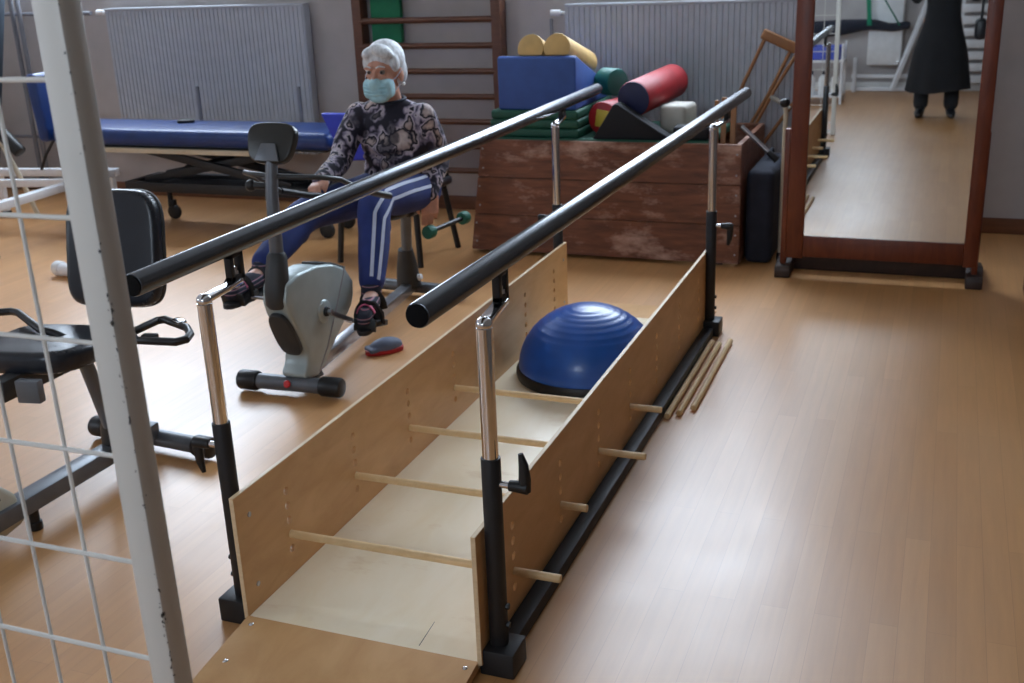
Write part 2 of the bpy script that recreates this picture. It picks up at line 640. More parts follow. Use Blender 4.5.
WB = [(-6.6, -4.5, 1.46, 3.7), (-2.55, -0.55, 1.46, 3.7)]
WL = [(-1.0, 0.4, 1.4, 2.9)]
WF = [(-1.9, -0.5, 1.85, 3.0)]
wall_with_openings('wall_back', 'Y', YB, .2, XL - .2, XR + .2, WB, 'light grey wall behind the two radiators')
wall_with_openings('wall_left', 'X', XL, -.2, YF, YB, WL, 'light wall at the left end with pipes')
wall_with_openings('wall_right', 'X', XR, .2, YF, YB, [], 'unseen right wall, coloured dark brown-grey to cut bounced light', mat('darkened_low_bounce_paint', (104, 96, 90), 0.9, var=0.04, scale=5))  # unseen wall, painted darker than the others to reduce bounced light
wall_with_openings('wall_front', 'Y', YF, -.2, XL - .2, XR + .2, WF, 'wall behind the photographer seen in the mirror')
bb = MB()
bb.box2((XL, YB - .018, 0), (XR, YB, .09), .003)
tag(struct(bb.build('baseboard_back', M['skirting'])), 'brown wooden skirting along the radiator wall', 'baseboard')
bb = MB()
bb.box2((XL, YF, 0), (XR, YF + .018, .09), .003)
tag(struct(bb.build('baseboard_front', M['white_frame'])), 'white skirting along the wall behind the photographer', 'baseboard')

wn = 0
for holes, axis, at, outw in ((WB, 'Y', YB, 1), (WL, 'X', XL, -1), (WF, 'Y', YF, -1)):
    for (u0, u1, z0, z1) in holes:
        wn += 1
        f, g = MB(), MB()
        d0, d1 = at + outw * .08, at + outw * .15
        um = (u0 + u1) / 2

        def put(b, a, c, e, h, k0=d0, k1=d1, bev=.004):
            lo, hi = min(k0, k1), max(k0, k1)
            if axis == 'Y':
                b.box2((a, lo, e), (c, hi, h), bev)
            else:
                b.box2((lo, a, e), (hi, c, h), bev)
        w = .06
        for a, c, e, h in ((u0, u1, z0, z0 + w), (u0, u1, z1 - w, z1), (u0, u0 + w, z0 + w, z1 - w), (u1 - w, u1, z0 + w, z1 - w), (um - w / 2, um + w / 2, z0 + w, z1 - w)):
            put(f, a, c, e, h)
        fr = f.build('window_%d' % wn, M['white_frame'])
        tag(struct(fr), 'white framed two-light window %s' % ('above the radiators' if axis == 'Y' and outw > 0 else 'lighting the room from the side or rear'), 'window', 'windows of the room')
        for a, c in ((u0 + w, um - w / 2), (um + w / 2, u1 - w)):
            g = MB()
            k = (d0 + d1) / 2
            put(g, a, c, z0 + w, z1 - w, k - .003, k + .003, 0)
            g.build('pane', M['glass'], fr)

# ------------------------------------------------------------------ radiators and pipes
RIB = .0335


def radiator(x0, x1, z0, z1, y1, label, valve_side, vz):
    root = thing('radiator', label, 'radiator', 'panel radiators')
    yf, yb = y1 - .085, y1 - .01
    # ribbed front sheet, extruded upwards
    n = int(round((x1 - x0) / RIB))
    p = (x1 - x0) / n
    pts = []
    for i in range(n):
        a = x0 + i * p
        pts += [(a, yf), (a + p * .56, yf), (a + p * .68, yf + .006), (a + p * .90, yf + .006)]
    pts += [(x1, yf), (x1, yf + .03), (x0, yf + .03)]
    b = MB()
    b.prism(pts, z0, z1, 'Z')
    b.build('panel', M['radiator'], root, 25)
    b = MB()
    b.box2((x0, yb - .02, z0), (x1, yb, z1), .004)
    b.build('rear_panel', M['radiator'], root)
    b = MB()
    b.box2((x0 - .004, yf - .004, z1), (x1 + .004, yb + .002, z1 + .018), .004)
    b.build('top_cover', M['radiator'], root)
    for s, xx in ((0, x0), (1, x1)):
        b = MB()
        b.box2((xx - .004, yf + .004, z0), (xx + .004, yb, z1 + .004), .002)
        b.build('side_cover', M['radiator'], root)
    b = MB()
    vx = x0 - .05 if valve_side < 0 else x1 + .05
    ym = (yf + yb) / 2
    b.cyl((vx - .055, ym, vz), (vx + .01, ym, vz), .021, .019, 16, .004)
    b.cyl((vx + .01, ym, vz), (vx + .06, ym, vz), .010)
    b.build('valve', M['white_plastic'], root)
    for xx in (x0 + .15, x1 - .15):
        MB().box2((xx - .02, yb - .004, z0 + .06), (xx + .02, YB - .002, z1 - .1), .002).build('wall_mount', M['radiator'], root)
    return settle(root)


radiator(-2.20, -0.83, .36, 1.30, YB - .02, 'ribbed white radiator behind the foam shapes and wooden box', -1, 1.265)
radiator(-5.66, -4.03, .36, 1.345, YB - .02, 'ribbed white radiator behind the blue treatment bed', -1, 1.335)
pp = MB()
pp.tube([(-6.95, 6.63, 1.345), (-6.3, 6.63, 1.335), (-5.80, 6.63, 1.333)], .014, 10)
tag(settle(pp.build('heating_pipe', M['pipe'])), 'thin horizontal pipe running left from the radiator valve', 'pipe')
pp = MB()
pp.tube([(-6.50, 6.60, .0), (-6.50, 6.60, 3.0)], .017, 10)
tag(settle(pp.build('heating_pipe', M['pipe'])), 'left one of two upright pipes at the far left wall', 'pipe')
pp = MB()
pp.tube([(-6.435, 6.60, .0), (-6.435, 6.60, 3.0)], .017, 10)
tag(settle(pp.build('heating_pipe', M['pipe'])), 'right one of two upright pipes at the far left wall', 'pipe')
pp = MB()
pp.tube([(-7.05, 6.66, .43), (-5.72, 6.66, .425)], .013, 10)
tag(settle(pp.build('heating_pipe', M['pipe'])), 'low horizontal pipe left of the raised blue headrest', 'pipe')
pp = MB()
pp.tube([(-2.295, 6.63, .0), (-2.295, 6.63, 1.235)], .011, 10)
tag(settle(pp.build('heating_pipe', M['pipe'])), 'upright pipe beside the wall bars feeding the right radiator', 'pipe')

# ------------------------------------------------------------------ wall bars
wb = thing('wall_bars', 'brown wooden wall bars behind the seated person', 'wall bars')
for x0, x1 in ((-3.66, -3.595), (-2.685, -2.62)):
    MB().box2((x0, 6.60, 0), (x1, 6.705, 2.35), .006).build('upright', M['brownwood'], wb)
z = .28
while z < 2.3:
    b = MB()
    b.tube([(-3.615, 6.625, z), (-2.665, 6.625, z)], .027, 12, flat=.72)
    b.build('rung', M['brownwood'], wb)
    z += .16
settle(wb)
gm = MB()
gm.box2((-3.55, 6.652, 1.10), (-3.335, 6.698, 1.95), .008)
tag(settle(gm.build('foam_mat', M['green'])), 'bright green foam strip tucked behind the wall bars', 'mat')

# ------------------------------------------------------------------ parallel bars with plywood walkway
pb = thing('parallel_bars', 'physiotherapy parallel bars with black handrails and plywood walkway', 'parallel bars')
YN, YR = 2.05, 4.58
PX = {-1: -1.594, 1: -.879}
PXF = {-1: -1.580, 1: -.887}
ROT = []


def rail_pts(s):
    return ((-1.593, 1.815, .967), (-1.612, 5.33, .967)) if s < 0 else ((-.897, 1.775, .967), (-.860, 5.20, .967))


def rail_x(s, y):
    a, b = rail_pts(s)
    return a[0] + (b[0] - a[0]) * (y - a[1]) / (b[1] - a[1])


for s in (-1, 1):
    a, b = rail_pts(s)
    hb = MB()
    hb.cyl(a, b, .0262, seg=32, bev=.004)
    h = hb.build('handrail', M['rail'], pb)
    a, b = Vector(a), Vector(b)
    d = (b - a).normalized()
    for e, dd in ((a, d), (b, -d)):
        MB().cyl(e - dd * .004, e + dd * .003, .0236, seg=28, bev=.0015).build('end_cap', M['matt_black'], h, label='flat black end cap')
for s in (-1, 1):
    for y, top in ((YN, .875), (YR, .912)):
        x = PX[s] if y == YN else PXF[s]
        b = MB()
        b.cyl((x, y, .05), (x, y, .55), .0225, seg=28, bev=.002)
        post = b.build('post', M['black_metal'], pb)
        b = MB()
        ym = y + (.135 if y == YN else .185)
        xr = rail_x(s, ym)
        b.tube([(x, y, .53), (x, y, top - .02)], .0182, 24)
        b.ell((x, y, top - .012), (.0185, .0185, .0165))
        b.beam((x, y - .010, top - .012), (xr, ym + .01, top - .004), .030, .014, .003)
        b.build('chrome_tube', M['chrome'], post, label='chrome inner tube with bent top')
        b = MB()
        w = .0095
        z0, z1 = top - .0, .967 - .022
        for q in (-1, 1):
            b.box2((xr - w, ym + q * .020 - .008, z0), (xr + w, ym + q * .020 + .008, z1), .002)
        b.box2((xr - w, ym - .028, z0 - .008), (xr + w, ym + .028, z0 + .014), .002)
        b.box2((xr - w, ym - .028, z1 - .012), (xr + w, ym + .028, z1 + .008), .002)
        b.build('rail_bracket', M['black'], post)
        b = MB()
        b.cyl((xr, ym, z0 - .02), (xr, ym, z0 + .034), .006, seg=12)
        b.cyl((xr, ym, z0 + .016), (xr, ym, z0 + .026), .010, seg=6)
        b.build('bracket_bolt', M['chrome'], post)
        # clamp lever just below the top of the black tube
        b = MB()
        o = s
        b.cyl((x + o * .020, y, .486), (x + o * .045, y, .486), .008, seg=14)
        b.build('clamp_screw', M['chrome'], post)
        b = MB()
        up = 1 if (s > 0 and y == YN) else -1
        b.cyl((x + o * .042, y, .486), (x + o * .088, y, .486), .0125, .0155, 16, .002)
        b.tube([(x + o * .078, y, .486 - up * .008), (x + o * .080, y, .486 + up * .02), (x + o * .078, y, .486 + up * .055), (x + o * .072, y, .486 + up * .082)], [.0155, .0145, .0115, .0060], 14, flat=.8)
        b.build('clamp_lever', M['black'], post)
        b = MB()
        cx = x + s * .008
        b.box2((cx - .043, y - .045, 0), (cx + .043, y + .045, .068), .005)
        b.build('foot', M['black_metal'], post)
        for zz in (.12, .17):
            MB().cyl((x + s * .015, y, zz), (x + s * .029, y, zz), .0075, seg=6).build('fixing_bolt', M['black'], post)
for s in (-1, 1):
    x = PX[s] - s * .002
    MB().box2((x - .0225, YN + .048, .004), (x + .0225, YR - .048, .044), .003).build('base_rail', M['black_metal'], pb)

PY0, PY1, PZ0, PZ1 = 2.0, 4.61, .030, .368
HOLE_Y = [2.225 + .3667 * i for i in range(7)]
HOLE_Z = [.111, .154, .197, .240, .283]


def side_panel(x0, x1):
    b = MB()
    b.box2((x0, PY0, PZ0), (x1, PY1, PZ1))
    o = b.build('side_panel', M['ply'], pb)
    c = MB()
    for y in HOLE_Y:
        for z in HOLE_Z:
            c.cyl((x0 - .02, y, z), (x1 + .02, y, z), .0115, seg=14)
    co = c.build('cutter', M['ply'])
    md = o.modifiers.new('holes', 'BOOLEAN')
    md.object = co
    md.operation = 'DIFFERENCE'
    md.solver = 'EXACT'
    dg = bpy.context.evaluated_depsgraph_get()
    dg.update()
    me = bpy.data.meshes.new_from_object(o.evaluated_get(dg))
    o.modifiers.clear()
    o.data = me
    bpy.data.objects.remove(co)
    me.set_sharp_from_angle(angle=R(30))
    # pale veneer edge strips on top and at the ends
    e = MB()
    e.box2((x0 + .0005, PY0, PZ1), (x1 - .0005, PY1, PZ1 + .0025))
    e.box2((x0 + .0005, PY0 - .002, PZ0), (x1 - .0005, PY0, PZ1 + .0025))
    e.build('edge_band', M['edge'], o, label='pale edge of the plywood')
    for y, z in ((2.055, .30), (2.055, .10), (4.56, .30), (4.56, .10)):
        xi = x1 if x0 < -1.2 else x0
        d = .002 if x0 < -1.2 else -.002
        MB().cyl((xi - d, y, z), (xi + d, y, z), .007, seg=12).build('screw', M['steel'], o)
    return o


side_panel(-1.562, -1.550)
side_panel(-.9165, -.9045)


MB().box2((-1.5495, 2.0, .012), (-.917, 4.61, .036), .001).build('platform', M['birch'], pb)
b = MB()
b.prism([(2.0, .038), (2.0, .014), (1.73, .0), (1.715, .002), (1.72, .006)], -1.552, -.915, 'X')
b.build('ramp', M['ply'], pb)
for x, y, z in ((-1.525, 1.972, .0345), (-.925 - .012, 1.972, .0345), (-1.512, 1.84, .0185), (-.935, 1.80, .0135)):
    b = MB()
    b.lathe([(0, .0045), (.004, .004), (.0068, .0015), (.007, 0)], (x, y, z), (0, -.115, 1), 14)
    b.build('screw', M['chrome'], pb)
b = MB()
b.prism([(4.61, .036), (4.61, .014), (4.88, .0), (4.895, .002), (4.89, .006)], -1.552, -.915, 'X')
b.build('ramp', M['ply'], pb)
# a dark crack in the top veneer near the front edge
b = MB()
b.prism([(-1.0785, 2.018), (-1.0765, 2.018), (-1.0835, 2.122), (-1.0845, 2.122)], .0358, .0364, 'Z')
b.build('crack', M['darkfoot'], pb, label='dark crack in the pale board')
settle(pb)

# dowels through the side panels, and spare ones on the floor
DL = ['pale wooden dowel crossing the walkway nearest the ramp', 'second wooden dowel across the walkway counted from the ramp', 'third wooden dowel across the walkway counted from the ramp',
      'fourth wooden dowel across the walkway, just before the blue dome']
for i, (y, xe) in enumerate(zip(HOLE_Y[:4], (-.782, -.828, -.757, -.797))):
    b = MB()
    b.cyl((-1.572, y, .154), (xe, y, .154), .0108, seg=18, bev=.0015)
    tag(settle(b.build('dowel', M['dowel'])), DL[i], 'dowel', 'dowels across the walkway')
for (xn, yn, xf, yf), lb in zip(((-.843, 3.60, -.845, 4.44), (-.808, 3.64, -.812, 4.42), (-.768, 3.70, -.774, 4.47)),
                                ('spare wooden dowel on the floor closest against the black base rail', 'middle one of three spare dowels on the floor beside the bars', 'spare wooden dowel on the floor farthest from the black base rail')):
    b = MB()
    b.cyl((xn, yn, .0118), (xf, yf, .0118), .0116, seg=18, bev=.0015)
    tag(settle(b.build('dowel', M['dowel'])), lb, 'dowel', 'spare dowels on the floor')

# ------------------------------------------------------------------ balance dome
bd = thing('balance_dome', 'blue half-ball balance trainer on the plywood walkway', 'balance trainer')
C0 = (-1.222, 3.872, .0365)
RD = .284
b = MB()
b.lathe([(0, 0), (RD - .012, 0), (RD - .002, .006), (RD, .018), (RD, .034), (RD - .006, .044), (RD - .02, .047), (0, .047)], C0, seg=64)
b.build('base', M['black'], bd)
prof = []
N = 44
for i in range(N + 1):
    a = i / N * PI / 2
    r, h = (RD - .010) * math.cos(a), .243 * math.sin(a)
    t = i / N
    if .40 < t < .86:
        k = math.sin((t - .40) * 2 * PI * 14) * .0013
        r += k * math.cos(a)
        h += k * math.sin(a)
    prof.append((max(r, 0) if i < N else 0, .040 + h))
b = MB()
b.lathe(prof, C0, seg=72)
b.build('dome', M['blue_rubber'], bd, 60)
settle(bd)

# ------------------------------------------------------------------ wire grid screen in the foreground
gs = thing('grid_screen', 'light grey wire grid screen with chipped steel post in the left foreground', 'grid screen')
GY = .978
RX = -.8975                       # front right edge of the post
b = MB()
b.box2((RX - .0372, GY, 0), (RX, GY + .036, 2.0), .0022)
gp = b.build('post', M['white_metal'], gs)
b = MB()
b.box2((-2.33, GY, 0), (-2.295, GY + .033, 2.0), .0022)
b.build('post', M['white_metal'], gs)
gm_wire = mat('grey_white_wire_enamel', (208, 206, 200), 0.45, var=0.03)
b = MB()
ZH = [1.6 + (v - 1.6) * .8655 for v in (1.826, 1.648, 1.468, 1.284, 1.104, .929, .752, .580, .404, .228, .052, -.124)]
for z in ZH:
    b.tube([(-2.31, GY + .017, z), (RX - .02, GY + .017, z)], .0032, 8)
XV = [-1.186 * .869 - .0921 * i for i in range(14)]
for x in XV:
    b.tube([(x, GY + .0215, .03), (x, GY + .0215, 1.97)], .0027, 8)
b.build('wire_grid', gm_wire, gs)
for z in (.028, 1.985):
    b = MB()
    b.box2((-2.30, GY + .004, z - .013), (RX - .036, GY + .029, z + .013), .002)
    b.build('cross_bar', gm_wire, gs)
settle(gs)
gbase = gs.location.copy()
gs.location.x += .0092
gs.rotation_euler.y = -.0059
gp.data.materials.clear()
gp.data.materials.append(chip_mat(RX - gbase.x, GY - gbase.y))

# ------------------------------------------------------------------ upright exercise bike under the seated person
eb = thing('exercise_bike', 'silver grey upright exercise bike ridden by the seated person', 'exercise bike')
BX = -2.285
b = MB()
body = [(3.430, .076), (3.52, .058), (3.60, .105), (3.82, .255), (3.848, .30), (3.852, .36), (3.80, .425), (3.70, .470), (3.58, .495), (3.44, .500), (3.365, .480), (3.345, .41), (3.362, .355), (3.455, .175), (3.448, .135), (3.415, .095)]
b.prism(body, BX - .056, BX + .056, 'X', .015, 3)
b.build('body_shell', M['bike_silver'], eb)
b = MB()
b.prism([(3.62, .497), (3.72, .470), (3.81, .432), (3.857, .372), (3.862, .32), (3.845, .31), (3.84, .36), (3.795, .415), (3.70, .458), (3.61, .484)], BX - .038, BX + .038, 'X', .005)
b.build('rear_cover', M['bike_dark'], eb)
# dark vent on the front face, silver ridge line on the side
b = MB()
sv = []
for k in range(36):
    t = 2 * PI * k / 36
    sv.append((math.copysign(abs(math.cos(t)) ** .6, math.cos(t)) * (.049 - .005 * math.sin(t)), math.copysign(abs(math.sin(t)) ** .75, math.sin(t)) * .108))
b.prism(sv, -.010, .012, 'Y', .005)
b.bm.transform(Matrix.Translation((BX, 3.394, .268)) @ Matrix.Rotation(math.atan2(.093, .18), 4, 'X'))
b.build('front_vent', M['bike_dark'], eb)
b = MB()
b.tube([(BX + .055, 3.79, .435), (BX + .0565, 3.70, .30), (BX + .0565, 3.60, .155), (BX + .055, 3.52, .075)], .0035, 8)
b.build('side_ridge', M['steel'], eb)
HUBY, HUBZ = 3.60, .302
for q in (-1, 1):
    b = MB()
    b.lathe([(0, .008), (.040, .007), (.046, .003), (.048, 0)], (BX + q * .056, HUBY, HUBZ), (q, 0, 0), 28)
    b.build('side_disc', M['bike_silver'], eb)
    b = MB()
    b.lathe([(0, .016), (.017, .015), (.020, .008), (.020, 0)], (BX + q * .060, HUBY, HUBZ), (q, 0, 0), 20)
    b.build('hub', M['black'], eb)
PED = {1: Vector((-2.105, 3.75, .217)), -1: Vector((-2.505, 3.45, .388))}
for q in (1, -1):
    hx = BX + q * .078
    pc = PED[q]
    b = MB()
    b.cyl((BX + q * .06, HUBY, HUBZ), (hx + q * .014, HUBY, HUBZ), .011, seg=14)
    b.beam((hx, HUBY, HUBZ), (hx + q * .012, pc.y, pc.z), .012, .022, .003)
    b.cyl((hx, pc.y, pc.z), (pc.x, pc.y, pc.z), .0065, seg=10)
    b.build('crank', M['steel'], eb)
    b = MB()
    tilt = (R(-12 if q > 0 else 14), 0, 0)
    b.box(pc, (.100, .105, .024), tilt, .006)
    b.box(pc + Vector((0, -.055, .006)), (.100, .012, .050), tilt, .004)
    pd = b.build('pedal', M['black'], eb)
    b = MB()
    b.tube([pc + Vector((-.052, 0, 0)), pc + Vector((-.056, -.01, .050)), pc + Vector((-.030, -.014, .088)), pc + Vector((.030, -.014, .088)), pc + Vector((.056, -.01, .050)), pc + Vector((.052, 0, 0))], .011, 8, flat=.35)
    b.build('pedal_strap', M['black'], pd)
# front stabiliser
b = MB()
b.tube([(-2.50, 3.432, .046), (-2.13, 3.450, .046)], .031, 22)
st = b.build('front_stabilizer', M['grey_metal'], eb)
for q, (x0, x1, y0, y1) in enumerate(((-2.545, -2.455, 3.430, 3.434), (-2.185, -2.090, 3.448, 3.453))):
    b = MB()
    b.cyl((x0, y0, .046), (x1, y1, .046), .040, .040, 24, .012)
    b.build('end_cap', M['black'], st)
b = MB()
b.lathe([(0, .006), (.013, .005), (.016, 0)], (-2.312, 3.4085, .056), (0, -1, .35), 20)
b.build('badge', M['red_badge'], st, label='small round red badge')
b = MB()
b.prism([(3.44, .03), (3.60, .03), (3.56, .10), (3.44, .10)], BX - .03, BX + .03, 'X', .006)
b.build('frame_foot', M['bike_dark'], eb)
b = MB()
b.beam((BX, 3.50, .072), (-2.432, 4.80, .060), .055, .050, .006)
b.build('main_beam', M['steel'], eb)
b = MB()
b.tube([(-2.70, 4.815, .046), (-2.17, 4.770, .046)], .029, 20)
st = b.build('rear_stabilizer', M['grey_metal'], eb)
for x0, x1, y0, y1 in ((-2.735, -2.655, 4.818, 4.811), (-2.215, -2.135, 4.774, 4.767)):
    b = MB()
    b.cyl((x0, y0, .046), (x1, y1, .046), .037, .037, 22, .010)
    b.build('end_cap', M['black'], st)
# console post
b = MB()
b.tube([(BX, 3.425, .42), (BX - .004, 3.405, .60), (BX - .010, 3.425, .80), (BX - .012, 3.455, .965)], [.027, .026, .024, .022], 18)
b.build('console_post', M['grey_metal'], eb)
b = MB()
b.tube([(BX, 3.375, .388), (BX, 3.374, .398), (BX, 3.376, .45), (BX - .001, 3.388, .52), (BX - .003, 3.402, .575), (BX - .003, 3.404, .59)], [.040, .048, .048, .043, .038, .030], 20)
b.build('post_sleeve', M['bike_dark'], eb)
con = MB()
cw, ch = .098, .077
sh = []
for k in range(40):
    a = 2 * PI * k / 40
    c, s = math.cos(a), math.sin(a)
    sx = abs(c) ** (2 / 3.4) * (1 if c > 0 else -1)
    sy = abs(s) ** (2 / 3.4) * (1 if s > 0 else -1)
    wd = cw * (1.0 + .10 * sy) if sy > 0 else cw * (1.0 - .12 * abs(sy))
    sh.append((sx * wd, sy * ch))
con.prism(sh, -.019, .019, 'Y', .009, 3)
cm = Matrix.Translation((BX - .014, 3.47, .985)) @ Matrix.Rotation(R(-22), 4, 'X')
con.bm.transform(cm)
cn = con.build('console', M['console'], eb)
b = MB()
b.prism([(-.062, -.03), (.062, -.03), (.062, .045), (-.062, .045)], .0195, .0215, 'Y', .0006)
b.bm.transform(cm)
b.build('screen', M['black'], cn)
b = MB()
b.prism([(-.052, -.070), (.052, -.070), (.030, -.005), (-.030, -.005)], -.030, -.0195, 'Y', .003)
b.bm.transform(cm)
b.build('bracket', M['grey_metal'], cn)
b = MB()
b.tube([(-2.46, 3.93, .690), (-2.47, 3.75, .745), (-2.475, 3.60, .835), (-2.455, 3.50, .868), (-2.38, 3.455, .872), (BX - .01, 3.445, .870), (-2.20, 3.455, .868), (-2.130, 3.50, .860), (-2.105, 3.60, .835), (-2.10, 3.75, .765), (-2.105, 3.90, .715)], .0100, 14)
hb = b.build('handlebar', M['bike_dark'], eb)
for pts in ([(-2.455, 4.035, .668), (-2.46, 3.93, .691), (-2.47, 3.75, .746)], [(-2.105, 3.99, .690), (-2.105, 3.90, .716), (-2.10, 3.75, .766)]):
    b = MB()
    b.tube(pts, .0140, 14)
    b.build('foam_grip', M['black'], hb)
b = MB()
b.cyl((BX - .095, 3.43, .835), (BX - .03, 3.43, .835), .014, .012, 14, .002)
b.ell((BX - .10, 3.43, .835), .022)
b.build('tension_knob', M['black'], eb)
# saddle and its post
b = MB()
b.tube([(-2.432, 4.745, .07), (-2.43, 4.735, .17), (-2.425, 4.72, .26)], [.062, .052, .036], 20)
b.build('post_sleeve', M['bike_dark'], eb)
b = MB()
b.tube([(-2.428, 4.73, .15), (-2.40, 4.70, .455)], .0265, 18)
b.build('seat_post', M['grey_metal'], eb)
b = MB()
b.lathe([(0, .018), (.014, .016), (.018, 0)], (-2.370, 4.735, .115), (1, 0, .3), 14)
b.build('lock_knob', M['white_plastic'], eb)
b = MB()
b.ell((-2.395, 4.735, .475), (.125, .095, .038))
b.ell((-2.395, 4.60, .472), (.055, .115, .030))
b.box((-2.395, 4.70, .452), (.12, .16, .022), None, .008)
b.organic('saddle', M['black_vinyl'], eb, .006, 6)
settle(eb)

# ------------------------------------------------------------------ seated person
def hand(mb, W, D, N, S, curl, rad=.0082, thumb=1.0, scale=1.0):
    """palm, four fingers and a thumb; D towards the fingertips, N out of the palm, S towards the thumb"""
    W, D, N, S = Vector(W), Vector(D).normalized(), Vector(N), Vector(S)
    N = (N - D * N.dot(D)).normalized()
    S = (S - D * S.dot(D) - N * S.dot(N)).normalized()
    k = scale
    m = Matrix((S, D, N)).transposed().to_4x4()
    mb.box(W + D * .046 * k, (.074 * k, .088 * k, .026 * k), m, .011, 3)
    mb.ell(W + D * .03 * k + S * .022 * k + N * .008, (.020 * k, .034 * k, .016 * k), m)
    roots = [(.028, .086, .040, 1.0), (.0095, .091, .045, 1.06), (-.0095, .088, .042, 1.0), (-.028, .079, .033, .86)]
    for i, (s, d, l, q) in enumerate(roots):
        c = curl[i]
        p = W + D * d * k + S * s * k
        pts = [p - D * .018, p]
        ang = 0
        for j, ll in enumerate((l, l * .68, l * .52)):
            ang += c[j]
            dr = D * math.cos(ang) + N * math.sin(ang)
            p = p + dr * ll * k
            pts.append(p)
        mb.limb(pts, [rad * 1.02 * q, rad * 1.05 * q, rad * q, rad * .93 * q, rad * .80 * q], 3, 10)
    p = W + D * .020 * k + S * .030 * k
    t = [p, p + (S * .65 + D * .75).normalized() * .032 * k, None, None]
    t[2] = t[1] + (S * .25 * (1 - thumb) + D * .9 + N * .5 * thumb).normalized() * .030 * k
    t[3] = t[2] + (D * .85 - S * .25 * thumb + N * .6 * thumb).normalized() * .024 * k
    mb.limb(t, [rad * 1.45, rad * 1.2, rad * 1.05, rad * .85], 3, 10)


def head_parts(mb, C, m):
    """skull, face, jaw, nose, brow, ears; m turns the head"""
    def P(x, y, z):
        return Vector(C) + m @ Vector((x, y, z))
    mr = m.to_4x4()
    mb.ell(P(0, .018, .032), (.077, .097, .095), mr)
    mb.ell(P(0, -.030, -.030), (.064, .068, .088), mr)
    mb.ell(P(0, -.058, -.098), (.034, .032, .026), mr)
    mb.ell(P(0, -.010, -.070), (.058, .060, .046), mr)
    for q in (-1, 1):
        mb.ell(P(q * .040, -.066, -.040), (.024, .026, .024), mr)
        mb.ell(P(q * .030, -.086, .034), (.026, .014, .009), mr)
        mb.ell(P(q * .032, -.084, .001), (.020, .012, .007), mr)
        mb.ell(P(q * .080, .012, -.012), (.010, .022, .033), mr)
    mb.limb([P(0, -.092, .020), P(0, -.106, -.012), P(0, -.114, -.028)], [.009, .011, .014], 3, 12)
    for q in (-1, 1):
        mb.ell(P(q * .013, -.104, -.033), (.009, .010, .008), mr)
    mb.ell(P(0, -.094, -.062), (.024, .012, .006), mr)
    mb.ell(P(0, -.092, -.075), (.021, .013, .007), mr)
    return P


HC = (-2.384, 4.552, 1.128)
HM = (Matrix.Rotation(R(2), 3, 'Z') @ Matrix.Rotation(R(5), 3, 'X'))
HIP = {1: (-2.29, 4.67, .575), -1: (-2.485, 4.67, .575)}
KNEE = {1: (-2.275, 4.185, .615), -1: (-2.53, 4.02, .585)}
ANK = {1: (-2.178, 3.905, .318), -1: (-2.535, 3.655, .455)}
SHO = {1: (-2.240, 4.625, .922), -1: (-2.555, 4.605, .926)}
ELB = {1: (-2.222, 4.735, .705), -1: (-2.565, 4.40, .745)}
WRI = {1: (-2.215, 4.600, .572), -1: (-2.505, 4.125, .712)}
b = MB()
PT = head_parts(b, HC, HM)
b.limb([PT(0, .02, -.06), PT(0, .045, -.14), (-2.39, 4.63, .925)], [.052, .050, .052], 4, 18)
b.ell((-2.39, 4.635, .82), (.125, .080, .110))
b.ell((-2.385, 4.65, .70), (.120, .090, .11))
b.ell((-2.387, 4.68, .595), (.135, .085, .070))
for q in (1, -1):
    b.limb([(-2.39 + q * .06, 4.62, .925), SHO[q], ELB[q], WRI[q]], [.040, .036, .030, .024], 4, 14)
    b.limb([HIP[q], KNEE[q], ANK[q]], [.066, .044, .034], 5, 16)
    toe = PED[q] + Vector((0, -.060, .030))
    b.limb([Vector(ANK[q]) + Vector((0, .012, -.03)), (Vector(ANK[q]) + toe) / 2 + Vector((0, 0, -.012)), toe], [.034, .033, .024], 4, 14)
cl = [(R(22), R(38), R(28)), (R(26), R(42), R(30)), (R(32), R(44), R(30)), (R(38), R(46), R(30))]
hand(b, WRI[1], (-.02, -.10, -1), (-.45, .9, 0), (-1, -.4, 0), cl, rad=.0090, scale=1.12)
cg = [(R(50), R(62), R(45))] * 4
hand(b, WRI[-1], (.12, -1, -.22), (.25, -.1, -1), (1, .1, .1), cg, scale=.92)
person = b.organic('person', M['skin'], None, .0050, 5)
tag(person, 'grey-haired person in face mask, swirl-print sweater and blue track trousers pedalling the bike', 'person')

# hair, mask, eyes, earring
b = MB()
mr = HM.to_4x4()
b.ell(PT(0, .030, .054), (.088, .104, .090), mr)
b.ell(PT(0, .066, -.010), (.074, .062, .078), mr)
b.ell(PT(.024, -.046, .104), (.056, .040, .026), HM.to_4x4() @ Matrix.Rotation(R(24), 4, 'Y'))
b.ell(PT(-.040, -.044, .094), (.038, .036, .026), HM.to_4x4() @ Matrix.Rotation(R(-30), 4, 'Y'))
for q in (-1, 1):
    b.ell(PT(q * .070, -.016, .046), (.016, .032, .040), mr)
    b.ell(PT(q * .071, .045, .0), (.020, .040, .055), mr)
b.organic('hair', M['hair'], person, .006, 3)
b = MB()
b.box(PT(0, -.064, -.058), (.142, .084, .092), mr, .030, 4)
b.ell(PT(0, -.102, -.034), (.030, .030, .030), mr)
b.ell(PT(0, -.098, -.050), (.038, .028, .038), mr)
b.ell(PT(0, -.072, -.098), (.050, .038, .024), mr)
mk = b.organic('face_mask', M['mask'], person, .004, 10)
for z in (-.042, -.058, -.074):
    b = MB()
    b.tube([PT(-.058, -.100, z), PT(-.032, -.118, z - .001), PT(0, -.1235, z - .002), PT(.032, -.118, z - .001), PT(.058, -.100, z)], .0030, 6)
    b.build('pleat', M['mask'], mk)
